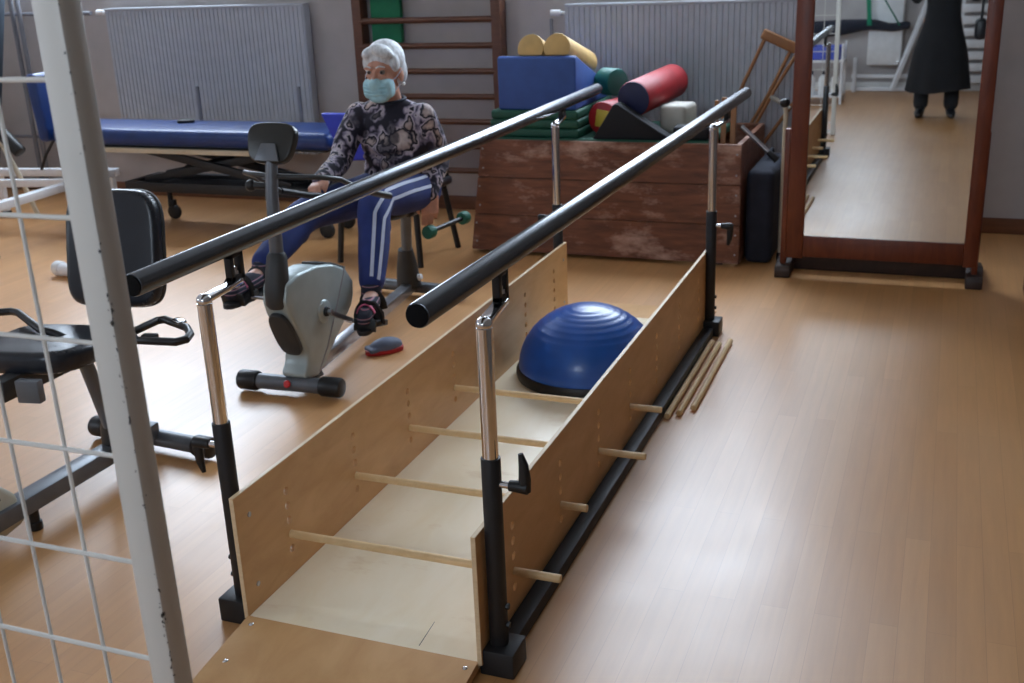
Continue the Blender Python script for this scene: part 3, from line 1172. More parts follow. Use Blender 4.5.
for q in (-1, 1):
    b = MB()
    b.tube([PT(q * .062, -.075, -.030), PT(q * .078, -.030, -.012), PT(q * .086, .010, .012), PT(q * .086, .034, -.012), PT(q * .076, .0, -.05), PT(q * .062, -.062, -.085)], .0018, 6)
    b.build('ear_loop', M['stripe'], mk)
for q in (-1, 1):
    b = MB()
    b.ell(PT(q * .031, -.0775, .016), .0125)
    e = b.build('eye', M['eye'], person)
    b = MB()
    b.ell(PT(q * .031, -.0880, .0165), (.0066, .0030, .0066), mr)
    b.build('iris', M['iris'], e)
    b = MB()
    b.limb([PT(q * .014, -.101, .040), PT(q * .032, -.101, .046), PT(q * .050, -.088, .040)], [.0032, .0038, .0026], 3, 8)
    b.build('eyebrow', M['hair'], person)
b = MB()
b.ell(PT(.090, .006, -.052), .0085)
b.build('earring', M['pearl'], person, label='pale round earring')

# sweater
b = MB()
b.ell((-2.386, 4.672, .600), (.180, .132, .075))
b.ell((-2.388, 4.640, .690), (.170, .138, .105))
b.ell((-2.392, 4.628, .800), (.170, .125, .110))
b.ell((-2.395, 4.628, .892), (.170, .110, .085))
b.limb([(-2.545, 4.608, .918), (-2.395, 4.620, .955), (-2.252, 4.625, .914)], [.060, .060, .060], 4, 16)
b.ell((-2.392, 4.615, .984), (.076, .064, .028))
for q in (1, -1):
    s, e, w = Vector(SHO[q]), Vector(ELB[q]), Vector(WRI[q])
    b.limb([s, s.lerp(e, .5) + Vector((q * .010, .0, 0)), e, e.lerp(w, .55), w], [.064, .060, .053, .046, .040], 4, 16)
for k, z in enumerate((.665, .735, .80)):
    b.limb([(-2.50, 4.545, z + .012), (-2.39, 4.512 - .004 * k, z - .012), (-2.28, 4.550, z + .010)], [.020, .026, .020], 3, 10)
sw = b.organic('sweater', M['sweater'], person, .0065, 5)
for q in (1, -1):
    b = MB()
    e, w = Vector(ELB[q]), Vector(WRI[q])
    d = (w - e).normalized()
    b.tube([w - d * .030, w - d * .002], [.0425, .0395], 18)
    b.build('cuff', M['dark_cloth'], sw)
b = MB()
ring = []
for k in range(28):
    a = 2 * PI * k / 28
    ring.append((-2.391 + .068 * math.cos(a), 4.612 + .058 * math.sin(a), 1.000 + .010 * math.sin(a)))
b.tube(ring, .0085, 10, closed=True)
b.build('neckband', M['dark_cloth'], sw)

# trousers with two side stripes
b = MB()
b.ell((-2.388, 4.680, .570), (.182, .128, .085))
for q in (1, -1):
    h, k_, a = Vector(HIP[q]), Vector(KNEE[q]), Vector(ANK[q])
    b.limb([h, h.lerp(k_, .5), k_, k_.lerp(a, .45), a.lerp(k_, .07)], [.098, .090, .075, .069, .056], 5, 20)
    b.ell(k_.lerp(a, .3) + Vector((0, .02, 0)), (.062, .060, .075))
tr = b.organic('track_trousers', M['track'], person, .0065, 6)
bvh = BVHTree.FromPolygons([v.co.copy() for v in tr.data.vertices], [tuple(p.vertices) for p in tr.data.polygons])


def stripe(axis, dirs, width, name='stripe'):
    bm = bmesh.new()
    rows = []
    n = 40
    for i in range(n + 1):
        t = i / n * (len(axis) - 1)
        k = min(int(t), len(axis) - 2)
        f = t - k
        f2 = f * f * (3 - 2 * f)
        A = Vector(axis[k]).lerp(Vector(axis[k + 1]), f)
        D = Vector(dirs[k]).lerp(Vector(dirs[k + 1]), f2).normalized()
        T = (Vector(axis[k + 1]) - Vector(axis[k])).normalized()
        side = D.cross(T).normalized()
        row = []
        for w in (-.5, 0, .5):
            o = A + side * (w * width)
            hit = bvh.ray_cast(o + D * .25, -D)
            if hit[0] is None:
                row = None
                break
            row.append((hit[0] + hit[1] * .0012, hit[0] - hit[1] * .004))
        rows.append(row)
    prev = None
    for row in rows:
        if row is None:
            prev = None
            continue
        cur = [bm.verts.new(p[0]) for p in row] + [bm.verts.new(p[1]) for p in reversed(row)]
        if prev:
            for j in range(6):
                bm.faces.new((prev[j], prev[(j + 1) % 6], cur[(j + 1) % 6], cur[j]))
        else:
            bm.faces.new(cur)
        prev = cur
    if prev:
        bm.faces.new(prev[::-1])
    b = MB()
    b.bm.free()
    b.bm = bm
    return b.build(name, M['stripe'], tr, label='white side stripe')


h, k_, a = Vector(HIP[1]), Vector(KNEE[1]), Vector(ANK[1])
for d0, d1 in (((.66, -.10, .75), (.42, -.80, .40)), ((.96, -.02, .30), (.80, -.55, .10))):
    stripe([h.lerp(k_, .12), h.lerp(k_, .55), k_.lerp(h, .10), k_.lerp(a, .18), k_.lerp(a, .9)],
           [d0, d0, (Vector(d0) * .6 + Vector(d1) * .6), d1, d1], .015)

# socks and sandals
for q in (1, -1):
    a = Vector(ANK[q])
    toe = PED[q] + Vector((0, -.060, .032))
    heel = a + Vector((0, .016, -.050))
    kd = (Vector(KNEE[q]) - a).normalized()
    b = MB()
    b.limb([a + kd * .085, a + kd * .02, a + Vector((0, -.008, -.030))], [.046, .045, .044], 4, 16)
    b.limb([heel, (heel + toe) / 2 + Vector((0, 0, .008)), toe], [.036, .039, .029], 4, 16)
    b.organic('sock', M['sock'], person, .005, 5)
    d = (toe - heel).normalized()
    x, up = frame_axes(d)
    if up.z < 0:
        up = -up
        x = -x
    mtx = Matrix((x, d, up)).transposed().to_4x4()
    mid = (heel + toe) / 2
    b = MB()
    out = []
    L = (toe - heel).length / 2 + .045
    for k in range(28):
        t = 2 * PI * k / 28
        yy_ = math.sin(t) * L
        wv = .040 + .006 * math.sin(t)
        out.append((math.copysign(abs(math.cos(t)) ** .7, math.cos(t)) * wv, yy_))
    b.prism(out, -.056, -.036, 'Z', .004)
    b.bm.transform(Matrix.Translation(mid) @ mtx)
    sa = b.build('sandal', M['sandal'], person)
    for yy_, r in ((.055, .043), (-.075, .046)):
        b = MB()
        arc = [mid + (mtx @ Vector((math.cos(u) * r, yy_, -.035 + math.sin(u) * (r + .033)))) for u in [PI * i / 10 for i in range(11)]]
        b.tube(arc, .016, 8, flat=.28)
        b.build('strap', M['sandal'], sa)
    b = MB()
    arc = [mid + (mtx @ Vector((math.cos(u) * .041, .066, -.030 + math.sin(u) * .074))) for u in [PI * i / 12 for i in range(2, 11)]]
    b.tube(arc, .013, 10, flat=.34)
    b.build('toe_strap', M['pink'], sa, label='pink strap over the toes')

db = thing('dumbbell', 'small green-ended dumbbell held low in the left hand of the seated person', 'dumbbell')
p0, p1 = Vector((-2.205, 4.555, .398)), Vector((-2.160, 4.845, .400))
MB().cyl(p0, p1, .012, seg=14).build('handle', M['black'], db)
d = (p1 - p0).normalized()
for e, q in ((p0, 1), (p1, -1)):
    b = MB()
    b.cyl(e - d * .030 * q, e + d * .022 * q, .032, .032, 22, .010)
    b.build('weight', M['dumb_green'], db, label='green rounded end weight')
settle(db)
sl = thing('slipper', 'blue-grey slipper with red rim lying on the floor beside the exercise bike', 'slipper')
b = MB()
out = []
for k in range(32):
    t = 2 * PI * k / 32
    out.append((math.sin(t) * .088, math.copysign(abs(math.cos(t)) ** .8, math.cos(t)) * (.046 + .006 * math.sin(t))))
b.prism(out, .0, .022, 'Z', .005)
rotS = Matrix.Translation((-2.185, 3.985, 0)) @ Matrix.Rotation(R(52), 4, 'Z')
b.bm.transform(rotS)
b.build('sole', M['foam_red'], sl, label='red rim of the sole')
b = MB()
b.ell((.008, 0, .024), (.078, .046, .040), None, 28, 16)
b.box((-.040, 0, .024), (.08, .078, .022), None, .008)
b.bm.transform(rotS)
b.organic('upper', M['slate'], sl, .004, 5)
settle(sl)

# ------------------------------------------------------------------ chair behind the person
ch = thing('chair', 'low chair with bright blue back and black legs behind the seated person', 'chair')
for x0, y0, x1, y1 in ((-3.13, 5.28, -3.10, 5.31), (-2.625, 5.28, -2.65, 5.31), (-3.13, 5.74, -3.08, 5.70), (-2.60, 5.74, -2.66, 5.70)):
    b = MB()
    b.tube([(x0, y0, 0), (x1, y1, .40)], .0165, 14)
    b.build('leg', M['black_metal'], ch)
b = MB()
b.box((-2.875, 5.505, .405), (.53, .47, .05), None, .018, 3)
b.build('seat', M['black_vinyl'], ch)
b = MB()
b.tube([(-3.09, 5.31, .385), (-2.66, 5.31, .385), (-2.66, 5.70, .385), (-3.09, 5.70, .385)], .011, 10, closed=True)
b.build('seat_frame', M['black_metal'], ch)
for x in (-3.05, -2.70):
    b = MB()
    b.tube([(x, 5.67, .39), (x, 5.652, .56), (x, 5.640, .70)], .013, 12)
    b.build('back_post', M['black_metal'], ch)
b = MB()
b.prism([(-3.36, .792), (-2.72, .792), (-2.76, .54), (-3.20, .52), (-3.30, .66)], 5.588, 5.630, 'Y', .014, 3)
b.build('backrest', M['royal'], ch, label='bright blue backrest')
b = MB()
b.tube([(-2.640, 5.71, .40), (-2.625, 5.70, .60), (-2.615, 5.60, .615), (-2.62, 5.36, .60), (-2.635, 5.33, .40)], .016, 12)
b.build('armrest', M['black'], ch)
settle(ch)

# ------------------------------------------------------------------ vaulting box filled with foam shapes
vb = thing('vaulting_box', 'old red-brown wooden vaulting box used as a store for foam shapes', 'vaulting box')


def box_x(z):
    t = z / .645
    return -2.480 + .078 * t, -.948 - .008 * t


levels = [0.02, .225, .435, .645]
for i in range(3):
    z0, z1 = levels[i] + (.0 if i == 0 else .003), levels[i + 1]
    xa0, xb0 = box_x(z0)
    xa1, xb1 = box_x(z1)
    y0a, y1a = 5.655 + .03 * z0 / .645, 6.49 - .03 * z0 / .645
    y0b, y1b = 5.655 + .03 * z1 / .645, 6.49 - .03 * z1 / .645
    T = .026
    b = MB()
    for (ya, yb_, dy) in ((y0a, y0b, T), (y1a, y1b, -T)):
        t = bmesh.new()
        vs = [t.verts.new(p) for p in ((xa0, ya, z0), (xb0, ya, z0), (xb1, yb_, z1), (xa1, yb_, z1), (xa0, ya + dy, z0), (xb0, ya + dy, z0), (xb1, yb_ + dy, z1), (xa1, yb_ + dy, z1))]
        for f in ((0, 1, 2, 3), (7, 6, 5, 4), (0, 4, 5, 1), (1, 5, 6, 2), (2, 6, 7, 3), (3, 7, 4, 0)):
            t.faces.new([vs[k] for k in f])
        bmesh.ops.recalc_face_normals(t, faces=t.faces)
        bmesh.ops.bevel(t, geom=list(t.edges), offset=.004, segments=2, affect='EDGES')
        b._merge(t)
    for (xa, xb, dx) in ((xa0, xa1, T), (xb0, xb1, -T)):
        t = bmesh.new()
        vs = [t.verts.new(p) for p in ((xa, y0a + T, z0), (xa, y1a - T, z0), (xb, y1b - T, z1), (xb, y0b + T, z1), (xa + dx, y0a + T, z0), (xa + dx, y1a - T, z0), (xb + dx, y1b - T, z1), (xb + dx, y0b + T, z1))]
        for f in ((0, 1, 2, 3), (7, 6, 5, 4), (0, 4, 5, 1), (1, 5, 6, 2), (2, 6, 7, 3), (3, 7, 4, 0)):
            t.faces.new([vs[k] for k in f])
        bmesh.ops.recalc_face_normals(t, faces=t.faces)
        b._merge(t)
    sec = b.build('box_section', M['redwood'], vb)
    for q in (0, 1):
        for zz in (z0 + .05, z1 - .05):
            b = MB()
            x = (xb0 - .022) if q else (xa0 + .035)
            b.cyl((x, 5.652 + .03 * zz / .645, zz), (x, 5.664 + .03 * zz / .645, zz), .0055, seg=10)
            b.build('screw', M['steel'], sec)
for x in (-2.35, -1.08):
    for y in (5.74, 6.40):
        MB().box((x, y, .0105), (.08, .08, .021), None, .004).build('foot_block', M['darkfoot'], vb)
settle(vb)
b = MB()
b.box2((-2.36, 5.722, .606), (-1.135, 6.43, .652), .012, 3)
tag(settle(b.build('gym_mat', M['foam_green'])), 'thin green mat lining the top of the vaulting box under the foam shapes', 'mat')
GM_ = .653

b = MB()
for k in range(3):
    b.box2((-2.372 + .008 * k, 5.735, GM_ + .0495 * k), (-1.842 - .004 * k, 6.42, GM_ + .0495 * k + .049), .014, 3)
fm = tag(b.build('folded_mat', M['foam_green']), 'dark green mat folded in three under the blue wedge', 'mat')
settle(fm)
z0 = GM_ + .149
b = MB()
b.prism([(5.75, z0), (6.40, z0), (6.40, z0 + .055), (6.385, z0 + .068), (5.775, z0 + .288), (5.75, z0 + .278)], -2.312, -1.862, 'X', .010, 3)
tag(settle(b.build('foam_wedge', M['foam_blue'])), 'large blue foam wedge with upright front, holding two yellow half rolls', 'foam wedge')
# two yellow half rolls lying down the slope
sl_a = math.atan2(.220, .61)
for x, L, sf, lb in ((-2.128, .30, 1.0, 'shorter ochre yellow half roll on the left of the blue wedge top'), (-1.976, .52, .74, 'longer ochre yellow half roll on the right of the blue wedge top')):
    b = MB()
    pts = []
    r = .076
    for k in range(25):
        a = R(-32) + (PI + R(64)) * k / 24
        pts.append((r * math.cos(a), r * math.sin(a) + r * math.sin(R(32))))
    b.prism(pts, 0, L, 'Y', .006, 2)
    b.bm.transform(Matrix.Translation((x, 5.776, z0 + .290)) @ Matrix.Rotation(-sl_a * sf, 4, 'X'))
    tag(settle(b.build('half_roll', M['foam_yellow'])), lb, 'foam roll', 'yellow half rolls on the blue wedge')


def roll(name, p0, p1, r, m, label, endm=None, extra=None):
    root = thing(name, label, 'foam roll')
    p0, p1 = Vector(p0), Vector(p1)
    b = MB()
    b.cyl(p0, p1, r, seg=40, bev=.010)
    o = b.build('cover', m, root)
    if endm:
        d = (p1 - p0).normalized()
        for e, q in ((p0, -1), (p1, 1)):
            b = MB()
            b.cyl(e + d * q * -.004, e + d * q * .003, r - .004, seg=40, bev=.003)
            b.build('end_panel', endm, root)
    if extra:
        extra(root)
    return settle(root)


roll('foam_roll', (-1.824, 6.16, GM_ + .260), (-1.720, 6.085, GM_ + .260), .076, M['teal'], 'short teal green foam roll between the blue wedge and the red rolls', None)


def yellow_patch(root):
    p0, p1 = Vector((-1.742, 5.848, GM_ + .092)), Vector((-1.68, 6.16, GM_ + .092))
    d = (p1 - p0).normalized()
    x, y = frame_axes(d)
    m = Matrix((x, d, y)).transposed().to_4x4()
    b = MB()
    b.box(p0 - d * .002, (.082, .008, .094), m @ Matrix.Rotation(R(8), 4, 'Y'), .004)
    b.build('end_patch', M['yellow'], root, label='yellow square on the round end')


roll('foam_roll', (-1.742, 5.848, GM_ + .092), (-1.68, 6.16, GM_ + .092), .091, M['foam_red'], 'dark red foam roll showing a yellow square on its end', None, yellow_patch)
roll('foam_roll', (-1.568, 5.845, GM_ + .199), (-1.480, 6.40, GM_ + .235), .096, M['foam_red'], 'big red foam roll with navy end lying on top of the heap', M['navy'])
# black triangular wedge, cream block
b = MB()
b.prism([(-1.765, GM_), (-1.352, GM_), (-1.352, GM_ + .018), (-1.625, GM_ + .186), (-1.648, GM_ + .186)], 5.730, 5.832, 'Y', .006)
b.bm.transform(Matrix.Identity(4))
wd = tag(b.build('foam_wedge', M['black_foam']), 'black triangular foam wedge at the front of the box top', 'foam wedge')
settle(wd)
b = MB()
b.box((-1.362, 6.03, GM_ + .0785), (.150, .20, .155), (0, 0, R(-8)), .026, 4)
tag(settle(b.build('foam_block', M['cream'])), 'small cream foam block to the right of the navy-ended roll', 'foam block')
b = MB()
b.box((-1.235, 5.80, GM_ + .036), (.19, .12, .07), (0, 0, R(4)), .015, 3)
tag(settle(b.build('foam_block', M['black_foam'])), 'flat black foam pad behind the right handrail on the box', 'foam block')
for i, (x, y, tx, w, h, lb) in enumerate(((-1.105, 5.79, -1.112, .022, .20, 'leftmost of three brown slats standing in the box corner'), (-1.078, 5.80, -1.075, .026, .215, 'middle one of three brown slats standing in the box corner'),
                                          (-1.030, 5.79, -1.022, .028, .205, 'rightmost of three brown slats standing in the box corner'))):
    b = MB()
    b.beam((x, y, .004), (tx, y + .03, GM_ + h), w, .016, .003)
    tag(settle(b.build('wooden_slat', M['oldwood'])), lb, 'wooden slat', 'wooden slats in the box corner')


# ------------------------------------------------------------------ crutches and canes in the corner
def wooden_crutch(name, top, foot, width, side, label, gf=.36):
    """underarm crutch: two struts closing towards the foot, arm pad and hand grip"""
    root = thing(name, label, 'crutch', 'wooden underarm crutches')
    top, foot = Vector(top), Vector(foot)
    d = (foot - top).normalized()
    s = Vector(side)
    s = (s - d * s.dot(d)).normalized()
    L = (foot - top).length
    for q in (-1, 1):
        b = MB()
        b.tube([top + s * q * width / 2, top + s * q * width * .49 + d * L * .25, top + s * q * width * .34 + d * L * .5, top + s * q * width * .12 + d * L * .78], .0105, 10)
        b.build('strut', M['oldwood'], root)
    b = MB()
    b.tube([top + d * L * .72, foot - d * .03], [.012, .011], 10)
    b.build('lower_shaft', M['oldwood'], root)
    b = MB()
    x = s
    n = d.cross(s)
    m = Matrix((x, d, n)).transposed().to_4x4()
    b.box(top + d * .005, (width + .055, .060, .030), m, .012, 3)
    b.build('arm_pad', M['oldwood'], root)
    b = MB()
    g = top + d * L * gf
    gw = width * (.49 if gf <= .36 else .40)
    b.tube([g - s * gw, g + s * gw], .0135, 12)
    b.build('hand_grip', M['cream'], root, label='pale hand grip')
    b = MB()
    b.cyl(foot - d * .05, foot, .018, .021, 14, .004)
    b.build('rubber_tip', M['black'], root)
    return settle(root)


wooden_crutch('crutch', (-.900, 6.53, 1.098), (-1.410, 6.568, .0), .160, (1, .0, -.45), 'wooden crutch with a broad arm pad leaning in front of the radiator', .50)
wooden_crutch('crutch', (-.700, 6.49, 1.06), (-1.33, 6.515, .0), .135, (1, .0, .2), 'wooden crutch half hidden behind the mirror frame', .285)
ec = thing('elbow_crutch', 'grey metal tube with black tip jutting out over the right corner of the box', 'crutch')
pa, pb_ = Vector((-.995, 5.904, .7075)), Vector((-.826, 5.89, .558))
b = MB()
b.tube([pa, pb_], .0125, 14)
b.build('shaft', M['steel'], ec)
dd = (pb_ - pa).normalized()
b = MB()
b.cyl(pb_ - dd * .03, pb_ + dd * .035, .0165, .019, 16, .004)
b.build('rubber_tip', M['black'], ec)
settle(ec)
cn_ = thing('walking_cane', 'white cane with black knob standing between the box and the mirror', 'cane')
b = MB()
b.tube([(-.766, 5.88, .03), (-.766, 5.88, .70), (-.764, 5.88, .785), (-.770, 5.88, .812)], .0125, 12)
b.build('shaft', M['cream_metal'], cn_)
b = MB()
b.ell((-.772, 5.88, .834), (.026, .024, .024))
b.build('handle', M['black'], cn_)
b = MB()
b.cyl((-.766, 5.88, .0), (-.766, 5.88, .04), .020, .016, 14, .003)
b.build('rubber_tip', M['black'], cn_)
settle(cn_)
b = MB()
b.box2((-.940, 5.76, .0), (-.795, 6.36, .50), .035, 4)  # guessed bag, widened to stand in for the shade beside the box too
b.tube([(-.868, 6.06, .48), (-.868, 6.09, .545), (-.868, 6.20, .545), (-.868, 6.23, .48)], .012, 10)
bag = b.organic('bag', M['dark_cloth'], None, .008, 6)
tag(settle(bag), 'black fabric bag enlarged to fill the shadowed gap left of the mirror', 'bag')

# ------------------------------------------------------------------ standing mirror
mi = thing('standing_mirror', 'tall mirror in dark red wooden frame standing on two feet', 'mirror')
MX0, MX1, MY = -.694, .209, 5.555
for x0, x1 in ((MX0, MX0 + .083), (MX1 - .066, MX1)):
    MB().box2((x0, MY, .10), (x1, MY + .05, 1.92), .005).build('side_rail', M['mahogany'], mi)
MB().box2((MX0 + .083, MY + .002, .108), (MX1 - .066, MY + .046, .214), .005).build('bottom_rail', M['mahogany'], mi)
MB().box2((MX0 + .083, MY + .002, 1.83), (MX1 - .066, MY + .046, 1.92), .005).build('top_rail', M['mahogany'], mi)
gl = MB()
gl.box2((MX0 + .078, MY + .0145, .206), (MX1 - .060, MY + .020, 1.835))
gl.build('mirror_glass', M['mirror'], mi)
MB().box2((MX0 + .06, MY + .022, .16), (MX1 - .05, MY + .034, 1.87)).build('back_board', M['darkfoot'], mi)
for x in (MX0 - .016, MX1 - .012):
    b = MB()
    b.box2((x - .012, MY + .008, .05), (x + .016, MY + .055, .75), .004)
    b.build('stand_post', M['mahogany'], mi)
    b = MB()
    b.prism([(MY - .03, 0), (MY + .36, 0), (MY + .36, .035), (MY + .10, .085), (MY - .02, .06), (MY - .03, .04)], x - .034, x + .044, 'X', .006)
    b.build('foot', M['darkfoot'], mi)
b = MB()
b.box2((MX0 + .01, MY + .15, .001), (MX1 - .01, MY + .17, .20), .004)  # board made taller, down to the floor, to block window light under the mirror
b.build('light_blocking_stretcher', M['darkfoot'], mi)
settle(mi)

b = MB()
b.box2((.418, 5.25, 0), (.55, 5.55, .80), .02, 3)
tag(settle(b.build('floor_cushion', M['maroon'])), 'tall maroon padded block at the right edge of the photo', 'padded block')

# ------------------------------------------------------------------ blue treatment bed
tb = thing('treatment_bed', 'long blue treatment bed with raised headrest along the radiator wall', 'treatment bed')
b = MB()
b.box2((-5.44, 5.66, .556), (-3.36, 6.13, .662), .044, 5)
b.build('mattress', M['bed_blue'], tb)
b = MB()
b.box((-5.525, 5.86, .785), (.085, .40, .44), (0, R(-5), 0), .032, 4)
b.build('headrest', M['bed_blue'], tb)
for y in (5.70, 6.08):
    b = MB()
    b.box2((-5.30, y - .014, .510), (-3.90 if y < 6 else -3.4, y + .014, .542), .003)
    b.build('side_bar', M['cream_metal'], tb, label='cream bar under the mattress')
b = MB()
b.box2((-5.32, 5.72, .540), (-3.42, 6.08, .560), .003)
b.build('deck', M['black_metal'], tb)
for y in (5.76, 6.06):
    b = MB()
    b.beam((-4.96, y, .282), (-3.45, y, .282), .05, .062, .004)
    b.build('base_rail', M['black_metal'], tb)
for x in (-4.94, -3.50):
    b = MB()
    b.beam((x, 5.74, .29), (x, 6.08, .29), .05, .045, .004)
    b.build('base_cross', M['black_metal'], tb)
for y in (5.80, 6.02):
    for x0, x1 in ((-4.85, -3.72), (-3.72, -4.85)):
        b = MB()
        b.beam((x0, y + (.018 if x0 < x1 else -.018), .31), (x1, y + (.018 if x0 < x1 else -.018), .53), .03, .05, .004)
        b.build('scissor_arm', M['black_metal'], tb)
b = MB()
b.box2((-4.93, 5.78, .268), (-3.51, 6.04, .286), .003)  # added dark plate that shadows the floor under the bed
b.build('floor_shading_plate', M['black_metal'], tb)
b = MB()
b.cyl((-4.62, 5.95, .36), (-4.05, 5.95, .47), .032, .032, 16, .004)
b.build('lift_motor', M['black'], tb)
for x in (-4.86, -3.52):
    for y in (5.78, 6.04):
        b = MB()
        b.cyl((x, y, .13), (x, y, .275), .018, seg=12)
        lg = b.build('leg', M['black_metal'], tb)
        b = MB()
        b.box((x + .012, y, .108), (.05, .040, .05), None, .008)
        b.build('caster_fork', M['black'], lg)
        b = MB()
        b.cyl((x + .022, y - .014, .05), (x + .022, y + .014, .05), .050, seg=24, bev=.006)
        b.build('caster_wheel', M['black'], lg)
for x in (-4.635, -3.86):
    b = MB()
    b.cyl((x, 6.19, .54), (x, 6.19, .87), .0125, seg=12)
    b.cyl((x, 6.06, .550), (x, 6.19, .550), .010, seg=12)
    b.build('side_rod', M['pipe'], tb, label='thin upright rod at the back edge')
b = MB()
b.tube([(-5.49, 5.74, .575), (-5.60, 5.76, .47), (-5.70, 5.80, .36)], .010, 10)
b.build('headrest_strut', M['black_metal'], tb)
b = MB()
b.box((-4.60, 5.98, .672), (.11, .04, .022), (0, 0, .4), .009)
b.build('strap_buckle', M['black'], tb)
settle(tb)

# white steel base frame by the left wall
wf = thing('equipment_stand', 'low white tubular steel stand on the floor left of the blue bed', 'steel stand')
for p0, p1, w in (((-6.25, 5.925, .30), (-5.30, 6.075, .30), .055), ((-6.25, 5.50, .30), (-5.33, 5.70, .30), .045), ((-5.335, 6.05, .30), (-5.262, 4.80, .30), .060), ((-6.25, 5.95, .30), (-6.20, 4.7, .30), .055)):
    b = MB()
    b.beam(p0, p1, w, .05, .004)
    b.build('frame_bar', M['white_metal'], wf)
for x, y in ((-5.33, 6.04), (-5.268, 4.86), (-6.22, 5.93), (-6.20, 4.78)):
    b = MB()
    b.box2((x - .02, y - .02, .012), (x + .02, y + .02, .28), .003)
    lg = b.build('leg', M['white_metal'], wf)
    MB().box2((x - .024, y - .024, 0), (x + .024, y + .024, .02), .003).build('rubber_foot', M['black'], lg)
b = MB()
b.tube([(-5.80, 5.80, .02), (-5.905, 5.80, .30), (-6.06, 5.80, .62)], .017, 12)
b.build('diagonal_brace', M['cream_metal'], wf, label='beige slanting brace')
b = MB()
b.cyl((-6.00, 5.80, .60), (-5.86, 5.80, .47), .045, seg=20, bev=.006)
b.build('brace_roller', M['black'], wf, label='black padded roller')
settle(wf)
sb_ = thing('floor_bar', 'white round bar with black end lying on the floor behind the black backrest', 'bar')
b = MB()
b.tube([(-4.585, 4.66, .042), (-4.20, 4.56, .042)], .036, 20)
b.build('tube', M['white_metal'], sb_)
for x0, y0, x1, y1 in ((-4.605, 4.665, -4.55, 4.651), (-4.23, 4.567, -4.17, 4.553)):
    b = MB()
    b.cyl((x0, y0, .042), (x1, y1, .042), .042, seg=20, bev=.006)
    b.build('end_cap', M['black'] if x0 > -4.5 else M['white_plastic'], sb_)
settle(sb_)
b = MB()
b.beam((-6.76, 6.30, .035), (-6.33, 6.30, 1.53), .14, .10, .03)
tag(settle(b.build('padded_board', M['dark_teal'])), 'dark blue-grey padded board leaning at the far left edge', 'padded board')

# ------------------------------------------------------------------ recumbent exercise bike behind the grid
rb = thing('recumbent_bike', 'recumbent exercise bike with black seat behind the wire grid screen', 'exercise bike')
b = MB()
b.beam((-2.515, 2.85, .082), (-2.490, 2.02, .105), .070, .055, .006)
b.build('main_beam', M['grey_metal'], rb)
b = MB()
b.tube([(-2.74, 2.875, .046), (-2.30, 2.835, .046)], .030, 20)
st = b.build('rear_stabilizer', M['grey_metal'], rb)
for x0, y0, x1, y1 in ((-2.80, 2.880, -2.725, 2.873), (-2.325, 2.837, -2.250, 2.830)):
    b = MB()
    b.cyl((x0, y0, .046), (x1, y1, .046), .038, seg=22, bev=.010)
    b.build('end_cap', M['black'], st)
b = MB()
b.cyl((-2.492, 2.255, .012), (-2.492, 2.255, .085), .016, seg=14)
lg = b.build('leg', M['black_metal'], rb)
MB().cyl((-2.492, 2.255, 0), (-2.492, 2.255, .028), .021, seg=16, bev=.003).build('rubber_foot', M['black'], lg)
b = MB()
b.cyl((-2.495, 2.66, .09), (-2.520, 2.60, .42), .024, seg=18)
b.build('seat_post', M['grey_metal'], rb)
b = MB()
b.tube([(-2.500, 2.68, .095), (-2.500, 2.672, .17), (-2.502, 2.66, .215)], [.065, .056, .036], 20)
b.build('post_sleeve', M['black'], rb)
b = MB()
b.beam((-2.53, 2.24, .452), (-2.64, 2.88, .400), .060, .065, .006)
b.build('seat_slide', M['bike_dark'], rb)
b = MB()
b.box((-2.440, 2.285, .450), (.075, .03, .07), (0, 0, R(10)), .004)
b.build('slide_end', M['grey_metal'], rb, label='grey end block of the seat slide')
b = MB()
pts = []
for k in range(36):
    t = 2 * PI * k / 36
    c, s = math.cos(t), math.sin(t)
    pts.append((math.copysign(abs(c) ** .55, c) * (.185 + .025 * s), math.copysign(abs(s) ** .6, s) * .175))
b.prism(pts, -.036, .036, 'Z', .026, 4)
b.bm.transform(Matrix.Translation((-2.560, 2.500, .497)) @ Matrix.Rotation(R(10), 4, 'Z') @ Matrix.Rotation(R(-3), 4, 'X'))
b.build('seat', M['black_vinyl'], rb)
b = MB()
pts = []
for k in range(40):
    t = 2 * PI * k / 40
    c, s = math.cos(t), math.sin(t)
    pts.append((math.copysign(abs(c) ** .42, c) * (.172 - .008 * s), math.copysign(abs(s) ** .42, s) * .200))
b.prism(pts, -.030, .030, 'Y', .022, 4)
mB = Matrix.Translation((-2.600, 2.905, .715)) @ Matrix.Rotation(R(10), 4, 'Z') @ Matrix.Rotation(R(-13), 4, 'X')
b.bm.transform(mB)
bk = b.build('backrest', M['black_vinyl'], rb)
b = MB()
b.prism([(p[0] * 1.015, p[1] * 1.015) for p in pts], .018, .036, 'Y', .006, 3)
b.bm.transform(mB)
b.build('back_shell', M['bike_dark'], bk, label='hard grey shell behind the pad')
b = MB()
b.tube([(-2.64, 2.86, .40), (-2.645, 2.96, .50), (-2.63, 2.97, .72)], .018, 14)
b.build('back_post', M['grey_metal'], rb)
HZ = .55
b = MB()
b.tube([(-2.47, 2.62, .44), (-2.40, 2.60, .515), (-2.275, 2.555, HZ), (-2.225, 2.52, HZ - .003), (-2.095, 2.535, HZ - .002), (-2.075, 2.56, HZ), (-2.090, 2.60, HZ + .002), (-2.135, 2.645, HZ + .004), (-2.262, 2.700, HZ + .003), (-2.285, 2.690, HZ), (-2.285, 2.60, HZ), (-2.30, 2.565, HZ - .005)], .0125, 14)
b.build('side_handle', M['black'], rb)
b = MB()
